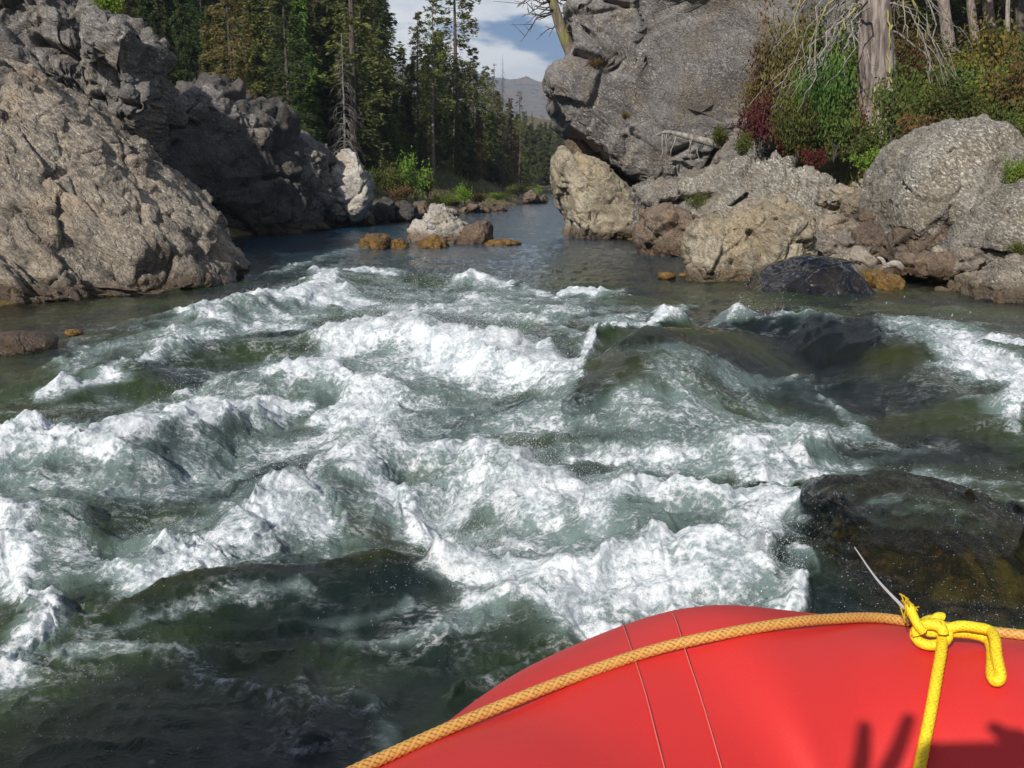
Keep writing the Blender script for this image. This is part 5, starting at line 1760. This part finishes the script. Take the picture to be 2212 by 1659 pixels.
def raft_material():
    m, nt, out = new_mat('red_raft_fabric')
    pos = nd(nt, 'ShaderNodeTexCoord', out='Object')
    n1 = noise(nt, pos, 3.0, 4.0, 0.55)
    n2 = noise(nt, pos, 380.0, 2.0, 0.5)
    n3 = noise(nt, pos, 26.0, 5.0, 0.7)
    c = mixc(nt, sstep(nt, n1, 0.3, 0.7), (0.60, 0.026, 0.024), (0.66, 0.033, 0.029))
    c = mixc(nt, maths(nt, 'MULTIPLY', sstep(nt, n3, 0.60, 0.78), 0.22), c, (0.50, 0.06, 0.05))
    b = nd(nt, 'ShaderNodeBump', Strength=0.10, Distance=0.002, Height=n2)
    b2 = nd(nt, 'ShaderNodeBump', Strength=0.12, Distance=0.02, Height=n1, Normal=b)
    p = nd(nt, 'ShaderNodeBsdfPrincipled', Base_Color=c, Roughness=maths(nt, 'ADD', 0.44, maths(nt, 'MULTIPLY', n3, 0.16)), Normal=b2)
    nt.links.new(p, out.inputs[0])
    return m


def plain_material(name, col, rough=0.6, **kw):
    m, nt, out = new_mat(name)
    pos = nd(nt, 'ShaderNodeTexCoord', out='Object')
    n1 = noise(nt, pos, 30.0, 4.0, 0.6)
    c = mixc(nt, n1, tuple(v * 0.85 for v in col), tuple(min(1, v * 1.12) for v in col))
    p = nd(nt, 'ShaderNodeBsdfPrincipled', Base_Color=c, Roughness=rough, **kw)
    nt.links.new(p, out.inputs[0])
    return m


def rope_material(name, a, b):
    m, nt, out = new_mat(name)
    g = nd(nt, 'ShaderNodeAttribute', out='Fac', p_attribute_name='weave')
    pos = nd(nt, 'ShaderNodeTexCoord', out='Object')
    n1 = noise(nt, pos, 60.0, 4.0, 0.6)
    f = maths(nt, 'ADD', maths(nt, 'MULTIPLY', g, 0.75), maths(nt, 'MULTIPLY', n1, 0.3))
    c = mixc(nt, sstep(nt, f, 0.20, 0.72), a, b)
    fib = noise(nt, pos, 900.0, 2.0, 0.5)
    bp = nd(nt, 'ShaderNodeBump', Strength=0.4, Distance=0.001, Height=fib)
    p = nd(nt, 'ShaderNodeBsdfPrincipled', Base_Color=c, Roughness=0.65, Normal=bp)
    nt.links.new(p, out.inputs[0])
    return m


M_RAFT = raft_material()
M_SEAM = plain_material('pale_seam_glue', (0.62, 0.16, 0.13), 0.6)
M_TAPE = plain_material('red_seam_tape', (0.70, 0.035, 0.045), 0.42)
M_FLOOR = plain_material('grey_raft_floor', (0.20, 0.20, 0.21), 0.6)
M_ORANGE = rope_material('orange_braid', (0.24, 0.10, 0.018), (0.66, 0.36, 0.09))
M_YELLOW = rope_material('yellow_braid', (0.55, 0.36, 0.005), (0.88, 0.68, 0.02))


def raft_ring(i, infl=0.0, sides=64):
    t = RAFT_PATH[(i + 1) % 419] - RAFT_PATH[i - 1]
    t = t / np.linalg.norm(t)
    n = np.array([t[1], -t[0], 0])
    an = np.arange(sides) * 2 * math.pi / sides
    c = np.array([RAFT_PATH[i][0], RAFT_PATH[i][1], RAFT_ZS[i]])
    return c + (RAFT_R + infl) * (np.outer(np.cos(an), n) + np.outer(np.sin(an), [0, 0, 1.0]))


def ring_sheet(rings, closed=False):
    s = len(rings[0])
    V = np.concatenate(rings)
    n = len(rings)
    m = n if closed else n - 1
    i = np.arange(m)[:, None]
    j = np.arange(s)[None, :]
    k = (j + 1) % s
    i2 = (i + 1) % n
    return V, np.stack([i * s + j, i * s + k, i2 * s + k, i2 * s + j], -1).reshape(-1, 4)[:, ::-1]


def raft_hit(px, py, infl=0.0):
    """where a sight line on a photo bearing meets the tube (or passes it closest)"""
    d = ray(px, py)
    d = d / np.linalg.norm(d)
    o = np.array([0, 0, CAM_H])
    t = np.linspace(0.35, 2.2, 2400)
    P = o + np.outer(t, d)
    best = np.full(len(t), 9.0)
    C = np.concatenate([RAFT_PATH[:-1], RAFT_ZS[:-1, None]], 1)
    for blk in range(0, len(t), 400):
        dd = np.linalg.norm(P[blk:blk + 400, None, :] - C[None, :, :], axis=2)
        best[blk:blk + 400] = dd.min(axis=1)
    hit = np.where(best < RAFT_R + infl)[0]
    if len(hit):
        return P[hit[0]]
    k = best.argmin()
    q = C[np.linalg.norm(C - P[k], axis=1).argmin()]
    return q + (P[k] - q) / np.linalg.norm(P[k] - q) * (RAFT_R + infl)


def build_raft():
    e = bpy.data.objects.new('raft', None)
    COL.objects.link(e)
    e.location = (0.45, -0.8, 0.0)
    base = np.array(e.location)
    tag(e, 'red inflatable raft whose rounded tube fills the lower right corner', 'raft')
    V, F = ring_sheet([raft_ring(i) for i in range(419)], True)
    link('tube', np_mesh('tube', V - base, F), e, M_RAFT)

    def band(name, i0, i1, infl, mat, label=None):
        rings = [raft_ring(i, infl * (0.2 if i in (i0, i1) else 1.0)) for i in range(i0, i1 + 1)]
        V, F = ring_sheet(rings)
        o = link(name, np_mesh(name, V - base, F), e, mat)
        if label:
            o['label'] = label
        return o

    # glued seams round the bend, with the wide tape between them
    sa = np.array([raft_hit(*q, 0.0012) for q in spline([(1343, 1345), (1350, 1362), (1370, 1420), (1395, 1500), (1418, 1590), (1437, 1665), (1455, 1740), (1480, 1840)], 26)])
    sb = np.array([raft_hit(*q, 0.0012) for q in spline([(1452, 1325), (1462, 1345), (1482, 1410), (1512, 1500), (1542, 1600), (1562, 1670), (1585, 1750), (1615, 1850)], 26)])
    for sm in (sa, sb):
        V, F = tube(sm, 0.0007, 5, False)
        link('seam', np_mesh('seam', V - base, F), e, M_SEAM)
    for i in (40, 120, 300, 380):
        band('seam_tape', i, i + 6, 0.0016, M_TAPE)
    # floor and thwart
    n = 120
    idx = np.linspace(0, 418, n).astype(int)
    inner = []
    for i in idx:
        r = raft_ring(i)
        c = np.array([RAFT_PATH[i][0], RAFT_PATH[i][1], 0.30])
        inner.append(c)
    inner = np.array(inner)
    cen = np.array([0.45, -0.8, 0.26])
    Vf = np.concatenate([inner, inner * np.array([1, 1, 0]) + np.array([0, 0, 0.20]), [cen, cen - np.array([0, 0, 0.06])]])
    j = np.arange(n)
    k = (j + 1) % n
    Ff = np.concatenate([np.stack([j, k, np.full(n, 2 * n)], 1), np.stack([n + k, n + j, np.full(n, 2 * n + 1)], 1)])
    link('floor', np_mesh('floor', Vf - base, Ff), e, M_FLOOR)
    Pt = np.stack([np.linspace(-0.85, 1.75, 30), np.full(30, -0.92), np.full(30, 0.50)], 1)
    V, F = tube(Pt, 0.17, 28)
    link('thwart', clean_quads(np_mesh('thwart', V - base, F)), e, M_RAFT)


build_raft()


def braid(name, P, r, mat, parent=None, strands=4, step=0.0014, sides=20, base=None):
    """braided cord along P: two sets of strands crossing"""
    P = np.asarray(P, float)
    L = np.concatenate([[0], np.cumsum(np.linalg.norm(np.diff(P, axis=0), axis=1))])
    n = max(8, int(L[-1] / step))
    s = np.linspace(0, L[-1], n)
    Q = np.stack([np.interp(s, L, P[:, k]) for k in range(3)], 1)
    ker = np.ones(9) / 9
    Qs = np.stack([np.convolve(np.pad(Q[:, k], 4, 'edge'), ker, 'valid') for k in range(3)], 1)
    w = math.pi / (r * 1.25)
    W = []

    def mod(i, an):
        a = np.sin(strands * an + w * s[i])
        b = np.sin(strands * an - w * s[i])
        m = np.where(np.floor((strands * an + w * s[i]) / math.pi).astype(int) % 2 == 0, np.abs(b), np.abs(a))
        m = 0.5 * m + 0.5 * np.abs(a * b) ** 0.5
        W.append(m)
        return 0.90 + 0.16 * m

    V, F = tube(Qs, r, sides, True, mod)
    g = np.concatenate([np.concatenate(W), [0.5, 0.5]])
    b_ = np.array(base) if base is not None else Qs[0]
    me = np_mesh(name, V - b_, F)
    attr(me, 'weave', g)
    me.validate()
    o = link(name, me, parent, mat)
    if parent is None:
        o.location = b_
    return o


def build_ropes():
    rr = 0.0058
    px = [(560, 1768), (680, 1708), (800, 1650), (1000, 1560), (1200, 1478), (1400, 1408), (1560, 1370), (1700, 1346), (1800, 1337), (1900, 1335), (2000, 1339), (2100, 1348), (2212, 1363), (2330, 1388)]
    pts = [raft_hit(a, b, rr) for a, b in px]
    # on past the frame, along the tube
    n0 = int(np.linalg.norm(RAFT_PATH[:-1] - pts[0][:2], axis=1).argmin())
    n1 = int(np.linalg.norm(RAFT_PATH[:-1] - pts[-1][:2], axis=1).argmin())
    tail = []
    for i in range(n1 + 14, n1 + 70, 14):
        t = RAFT_PATH[i + 1] - RAFT_PATH[i - 1]
        t /= np.linalg.norm(t)
        tail.append(np.array([RAFT_PATH[i][0], RAFT_PATH[i][1], RAFT_Z]) + (RAFT_R + rr) * np.array([-t[1] * -0.25, t[0] * 0.25 * 1.0, 0.968]))
    P = spline(pts + tail, 900)
    o = braid('grab_line', P, rr, M_ORANGE, None, 3, 0.0011, 26)
    tag(o, 'orange braided grab line running along the red tube', 'rope')

    # yellow tie rope with its knot on the grab line
    e = bpy.data.objects.new('tie_rope', None)
    COL.objects.link(e)
    k0 = raft_hit(2010, 1372, 0.012)
    e.location = k0
    tag(e, 'yellow braided rope knotted round the orange grab line', 'rope')
    yr = 0.0056

    def q(px, py, lift):
        return raft_hit(px, py, lift)

    view = np.array([0, 0, CAM_H]) - k0
    view /= np.linalg.norm(view)
    rgt = np.array([1.0, 0, 0])
    upv = np.array([0, math.sin(PITCH), math.cos(PITCH)])
    u = np.dot(k0 - np.array([0, 0, CAM_H]), [0, math.cos(PITCH), -math.sin(PITCH)]) / FPX      # metres per photo pixel at the knot

    def kp(px, py, toward=0.0):
        return k0 + rgt * (px - 2010) * u + upv * (1372 - py) * u + view * toward

    # standing part: down over the tube and on into the raft
    st = [kp(2036, 1372, 0.012), q(2033, 1410, 0.012), q(2024, 1460, yr + 0.004), q(2012, 1530, yr + 0.002), q(1996, 1610, yr + 0.002), q(1982, 1680, yr + 0.002), q(1968, 1760, yr + 0.002), q(1955, 1840, yr + 0.002)]
    last = st[-1]
    st += [last + np.array([-0.02, -0.07, -0.08]), last + np.array([-0.03, -0.10, -0.16])]
    braid('standing_part', spline(st, 260), yr, M_YELLOW, e, 4, 0.0014, 18, k0)
    # turns of the knot
    th = np.linspace(-0.4, 2 * math.pi + 0.5, 60)
    turn1 = np.array([kp(2012 + 36 * math.cos(a), 1376 + 24 * math.sin(a) - 6, 0.010 + 0.010 * math.sin(a + 0.6)) for a in th])
    braid('knot_turn', turn1, yr, M_YELLOW, e, 4, 0.0012, 18, k0)
    turn2 = np.array([kp(2008 + 30 * math.cos(a), 1366 + 17 * math.sin(a), 0.022 + 0.008 * math.cos(a)) for a in np.linspace(2.6, 6.6, 40)])
    braid('knot_turn', turn2, yr, M_YELLOW, e, 4, 0.0012, 18, k0)
    turn3 = np.array([kp(2014 + 20 * math.cos(a), 1352 + 14 * math.sin(a), -0.006 + 0.020 * math.sin(a)) for a in np.linspace(0, 6.0, 40)])
    braid('knot_turn', turn3, yr, M_YELLOW, e, 4, 0.0012, 18, k0)
    back = np.array([kp(2030 + 14 * math.cos(a), 1346 + 16 * math.sin(a), -0.016) for a in np.linspace(0.5, 5.5, 30)])
    braid('knot_turn', back, yr * 0.9, M_YELLOW, e, 4, 0.0012, 18, k0)
    # frayed end pointing up and away
    stub = spline([kp(1996, 1366, 0.026), kp(1984, 1352, 0.026), kp(1974, 1332, 0.018), kp(1963, 1306, 0.008)], 40)
    s_ = braid('frayed_end', stub, yr * 0.86, M_YELLOW, e, 4, 0.0012, 18, k0)
    rs = np.random.RandomState(2)
    fr = []
    for k in range(16):
        o_ = stub[-1] + rs.normal(0, 0.0035, 3)
        d_ = (stub[-1] - stub[-6]) / np.linalg.norm(stub[-1] - stub[-6]) * rs.uniform(0.004, 0.012) + rs.normal(0, 0.003, 3)
        fr.append(tube(np.array([o_ - d_, o_, o_ + d_ * 0.6, o_ + d_ + rs.normal(0, 0.001, 3)]), 0.0009, 4, False))
    V, F = join(fr)
    link('fibre_tuft', np_mesh('fibre_tuft', V - k0, F), s_, M_YELLOW)
    # doubled loop lying to the right and hanging down
    lp = spline([kp(2040, 1360, 0.014), kp(2075, 1352, 0.018), kp(2110, 1356, 0.020), kp(2136, 1362, 0.022), q(2149, 1380, 0.024), q(2152, 1412, 0.019), q(2159, 1446, 0.014), q(2162, 1464, 0.011), q(2152, 1474, 0.009), q(2142, 1460, 0.008), q(2143, 1425, 0.008), q(2141, 1398, 0.008), kp(2128, 1378, 0.008), kp(2090, 1368, 0.006), kp(2048, 1366, 0.006)], 240)
    braid('slip_loop', lp, yr, M_YELLOW, e, 4, 0.0012, 18, k0)

    # a thin clear line pointing out over the water
    m, nt, out = new_mat('clear_line')
    p = nd(nt, 'ShaderNodeBsdfPrincipled', Base_Color=(0.75, 0.78, 0.80), Roughness=0.25, Transmission_Weight=0.35, Alpha=0.55)
    nt.links.new(p, out.inputs[0])
    a = kp(1953, 1314, 0.0)
    b = at(1846, 1182, a[1] + 0.10)
    c = at(1895, 1252, a[1] + 0.04)
    V, F = tube(spline([a, c, b], 30) - a, np.linspace(0.0020, 0.0007, 30), 8)
    o = link('clear_line', clean_quads(np_mesh('clear_line', V, F)), None, m, a)
    tag(o, 'thin clear line poking out over the water from the yellow knot', 'line')


build_ropes()


# ------------------------------------------------------------------ the person taking the picture (outside the view, casts the hand shadow on the tube)
def build_person():
    m, nt, out = new_mat('person_clothes_and_skin')
    pos = nd(nt, 'ShaderNodeTexCoord', out='Object')
    skn = nd(nt, 'ShaderNodeAttribute', out='Fac', p_attribute_name='skin')
    n1 = noise(nt, pos, 14.0, 4.0, 0.6)
    c = mixc(nt, skn, mixc(nt, n1, (0.03, 0.05, 0.09), (0.05, 0.08, 0.13)), (0.48, 0.29, 0.20))
    p = nd(nt, 'ShaderNodeBsdfPrincipled', Base_Color=c, Roughness=0.75)
    nt.links.new(p, out.inputs[0])
    V, E, Rd, Sk = [], [], [], []

    def v(x, y, z, r, par=None, skin=0):
        V.append((x, y, z))
        Rd.append(r)
        Sk.append(skin)
        if par is not None:
            E.append((par, len(V) - 1))
        return len(V) - 1

    hip = v(0.04, -0.86, 0.74, 0.15)
    wst = v(0.04, -0.84, 0.90, 0.135, hip)
    chest = v(0.03, -0.74, 1.08, 0.15, wst)
    shl = v(0.02, -0.64, 1.22, 0.11, chest)
    neck = v(0.01, -0.56, 1.31, 0.055, shl, 1)
    hd = v(0.0, -0.50, 1.39, 0.085, neck, 1)
    v(0.0, -0.49, 1.50, 0.075, hd, 1)
    v(0.0, -0.415, 1.385, 0.02, hd, 1)                     # nose
    for sx in (-1, 1):
        kn = v(0.04 + sx * 0.19, -0.46, 0.74, 0.068, v(0.04 + sx * 0.11, -0.80, 0.72, 0.095, hip))
        an_ = v(0.04 + sx * 0.19, -0.42, 0.36, 0.045, kn)
        v(0.04 + sx * 0.20, -0.28, 0.33, 0.038, an_)
    return V, E, Rd, Sk, v, shl, m


def finish_person():
    V, E, Rd, Sk, v, shl, m = build_person()

    def back_of(px, py, y):
        """point at distance y whose shadow falls on the tube at this bearing"""
        q = raft_hit(px, py)
        s = (q[1] - y) / -sun_to.y
        return q + np.array(sun_to) * s

    # finger tips from the shadow they throw
    yh = -0.045
    tip1, tip2 = back_of(1868, 1556, yh), back_of(1968, 1540, yh)
    tip3 = back_of(2020, 1600, yh)
    b1, b2 = back_of(1850, 1700, yh), back_of(1905, 1690, yh)
    palm = (b1 + b2) / 2 + np.array([0.012, -0.004, -0.045])
    el = np.array([-0.24, -0.38, 0.92])
    ls = v(-0.19, -0.64, 1.20, 0.075, shl)
    le = v(*el, 0.05, ls)
    wr = v(*(palm + np.array([-0.02, -0.06, -0.06])), 0.032, le, 1)
    pm = v(*palm, 0.030, wr, 1)
    for b, t in ((b1, tip1), (b2, tip2), (b2 + np.array([0.02, -0.01, -0.006]), tip3)):
        k1 = v(*b, 0.0095, pm, 1)
        mid = (b + t) / 2 + np.array([0.0, -0.004, 0.0])
        k2 = v(*mid, 0.0085, k1, 1)
        v(*t, 0.0070, k2, 1)
    k1 = v(*(palm + np.array([0.045, -0.004, -0.005])), 0.010, pm, 1)      # little finger, curled
    v(*(palm + np.array([0.050, 0.010, 0.02])), 0.008, k1, 1)
    t1 = v(*(palm + np.array([-0.035, 0.0, 0.015])), 0.011, pm, 1)         # thumb
    v(*(palm + np.array([-0.045, 0.005, 0.045])), 0.0085, t1, 1)
    # right hand on the camera
    rp = back_of(2190, 1640, yh) + np.array([0.03, 0.0, -0.03])
    rs_ = v(0.23, -0.64, 1.20, 0.075, shl)
    re_ = v(0.30, -0.36, 0.95, 0.05, rs_)
    rw = v(*(rp + np.array([0.05, -0.07, -0.06])), 0.032, re_, 1)
    rpm = v(*rp, 0.034, rw, 1)
    for k, dx in enumerate((-0.030, -0.012, 0.006, 0.022)):
        k1 = v(*(rp + np.array([dx, 0.0, 0.036])), 0.0095, rpm, 1)
        k2 = v(*(rp + np.array([dx - 0.012, 0.006, 0.060 - 0.006 * k])), 0.0085, k1, 1)
        v(*(rp + np.array([dx - 0.026, 0.004, 0.066 - 0.010 * k])), 0.007, k2, 1)
    t1 = v(*(rp + np.array([-0.03, -0.012, 0.0])), 0.011, rpm, 1)
    v(*(rp + np.array([-0.055, -0.014, 0.012])), 0.009, t1, 1)
    me = bpy.data.meshes.new('body')
    base = np.array([0.04, -0.86, 0.30])
    me.from_pydata([tuple(np.array(p) - base) for p in V], E, [])
    a = me.attributes.new('skin', 'FLOAT', 'POINT')
    a.data.foreach_set('value', np.array(Sk, np.float32))
    o = link('person', me, None, m, base)
    tag(o, 'person in dark clothes sitting in the raft, hands raised round a camera', 'person')
    md = o.modifiers.new('skin', 'SKIN')
    for i, r in enumerate(Rd):
        me.skin_vertices[0].data[i].radius = (r, r)
    me.skin_vertices[0].data[0].use_root = True
    o.modifiers.new('subdiv', 'SUBSURF').levels = 2
    o.modifiers['subdiv'].render_levels = 2
    # the small camera between the hands
    mid = back_of(2085, 1665, yh - 0.012)
    V_, F_ = cube_sphere(8)
    V_ = np.sign(V_) * np.abs(V_) ** 0.35 * np.array([0.046, 0.011, 0.028])
    mb = plain_material('silver_camera_shell', (0.5, 0.5, 0.52), 0.35)
    c = link('compact_camera', np_mesh('compact_camera', V_, F_), None, mb, mid)
    tag(c, 'silver compact camera held between the hands of the person in the raft', 'camera')


bpy.context.view_layer.update()
if True:
    try:
        finish_person()
    except AttributeError:
        import traceback
        traceback.print_exc()
# ------------------------------------------------------------------ spray
def build_spray():
    m, nt, out = new_mat('spray_and_glint_specks')
    p = nd(nt, 'ShaderNodeBsdfPrincipled', Base_Color=(0.78, 0.82, 0.85), Roughness=0.08, IOR=1.333, Transmission_Weight=0.35)
    nt.links.new(p, out.inputs[0])
    rs = np.random.RandomState(9)
    rad = np.hypot(RX, RY)
    sel = np.where((RY > 1.6) & (rad < 16) & (np.abs(RX / np.maximum(RY, 0.1)) < 0.62) & (RFOAM > 0.25))[0]
    # strength of the throw at each place
    U, Vv = W_UV(RX[sel], RY[sel])
    thr = np.zeros(len(sel))
    for pts, lev, hw, st, sp in FOAM:
        if sp <= 0:
            continue
        pp = [W_UV(*on(a, b, lev)[:2]) for a, b in pts]
        d, s, t = polyline_dist(U, Vv, pp)
        thr = np.maximum(thr, sp * np.exp(-(d / (hw * 1.1)) ** 2))
    clump = np.clip(fbm2(np.stack([RX[sel], RY[sel]], 1) * 4.0, 3, 33) + 0.25, 0, 1)
    w = thr * clump ** 2.8 * RFOAM[sel] ** 2 + 0.0008
    n = 95000
    ix = np.minimum(np.searchsorted(np.cumsum(w) / w.sum(), rs.rand(n)), len(sel) - 1)
    pick = sel[ix]
    thp = thr[ix]
    P = RV[pick].copy()
    r = np.hypot(P[:, 0], P[:, 1])
    up = rs.exponential(1.0, n) * (0.008 + 0.045 * np.clip(thp, 0, 1.6) ** 1.4)
    P[:, 2] += np.minimum(up, 0.40) - 0.006
    P[:, 0] += rs.normal(0, 0.35, n) * up
    P[:, 1] += rs.normal(-0.15, 0.4, n) * up
    size = (0.0006 + 0.0016 * rs.rand(n) ** 4) * np.interp(r, [2, 4, 8, 16], [0.8, 1.0, 1.6, 2.6])
    size *= np.where(rs.rand(n) < 0.05, 2.0, 1.0)
    vel = rs.normal(0, 0.6, (n, 3)) + np.array([0.1, -0.4, 0.7])
    vel /= np.linalg.norm(vel, axis=1, keepdims=True)
    el = 1 + 2.2 * rs.rand(n) ** 3
    a = np.cross(vel, rs.normal(size=(n, 3)))
    a /= np.linalg.norm(a, axis=1, keepdims=True)
    b = np.cross(vel, a)
    sz = size[:, None]
    c = (a + b) * -0.7
    T = np.stack([P + vel * sz * el[:, None], P + a * sz - vel * sz * 0.4, P + b * sz - vel * sz * 0.4, P + c * sz - vel * sz * 0.4], 1).reshape(-1, 3)
    f = np.array([[0, 1, 2], [0, 2, 3], [0, 3, 1], [1, 3, 2]])
    F = (np.arange(n)[:, None, None] * 4 + f[None]).reshape(-1, 3)
    parts = [(T, F)]
    # pale specks laid on the dark near water, standing in for glints
    nb_ = np.where((RY > 1.7) & (rad < 5.5) & (np.abs(RX / np.maximum(RY, 0.1)) < 0.6) & (RFOAM2 < 0.5))[0]
    cl2 = np.clip(fbm2(np.stack([RX[nb_], RY[nb_]], 1) * 3.0 + 7, 4, 44, 0.6) - 0.05, 0, 1) ** 2 + 0.004
    m_ = 2600
    pk = nb_[np.minimum(np.searchsorted(np.cumsum(cl2) / cl2.sum(), rs.rand(m_)), len(nb_) - 1)]
    Pb = RV[pk] + np.array([0, 0, 0.0012])
    ang = rs.normal(0.5, 0.5, m_)
    dr = np.stack([np.cos(ang), np.sin(ang), 0.3 * rs.rand(m_)], 1)
    sb_ = (0.0006 + 0.0012 * rs.rand(m_) ** 3)[:, None] * np.interp(np.hypot(Pb[:, 0], Pb[:, 1]), [2, 5], [0.8, 1.5])[:, None]
    cr_ = np.stack([-np.sin(ang), np.cos(ang), 0 * ang], 1)
    Tb = np.stack([Pb + dr * sb_ * (1 + 2 * rs.rand(m_, 1)), Pb - dr * sb_ + cr_ * sb_ * 0.7, Pb - dr * sb_ - cr_ * sb_ * 0.7, Pb + np.array([0, 0, 1.0]) * sb_], 1).reshape(-1, 3)
    parts.append((Tb, (np.arange(m_)[:, None, None] * 4 + f[None]).reshape(-1, 3)))
    T, F = join(parts)
    o = link('spray', np_mesh('spray', T, F), None, m)
    kind(o, 'stuff')
    tag(o, 'white spray of water drops over the rapid, with specks standing in for glints', 'spray')


build_spray()

# ------------------------------------------------------------------ air of the valley
def build_haze():
    m, nt, out = new_mat('valley_haze')
    v = nt.nodes.new('ShaderNodeVolumePrincipled')
    v.inputs['Color'].default_value = (0.66, 0.80, 1.0, 1)
    v.inputs['Density'].default_value = 0.00055
    v.inputs['Anisotropy'].default_value = 0.2
    nt.links.new(v.outputs[0], out.inputs['Volume'])
    x0, x1, y0, y1, z0, z1 = -2900.0, 2900.0, -700.0, 4700.0, -3.0, 172.0
    V = [(x, y, z) for z in (z0, z1) for y in (y0, y1) for x in (x0, x1)]
    F = [(0, 2, 3, 1), (4, 5, 7, 6), (0, 1, 5, 4), (2, 6, 7, 3), (0, 4, 6, 2), (1, 3, 7, 5)]
    o = link('haze', np_mesh('haze', V, F, False), None, m)
    kind(o, 'stuff')
    tag(o, 'thin blue haze filling the river valley', 'haze')


build_haze()
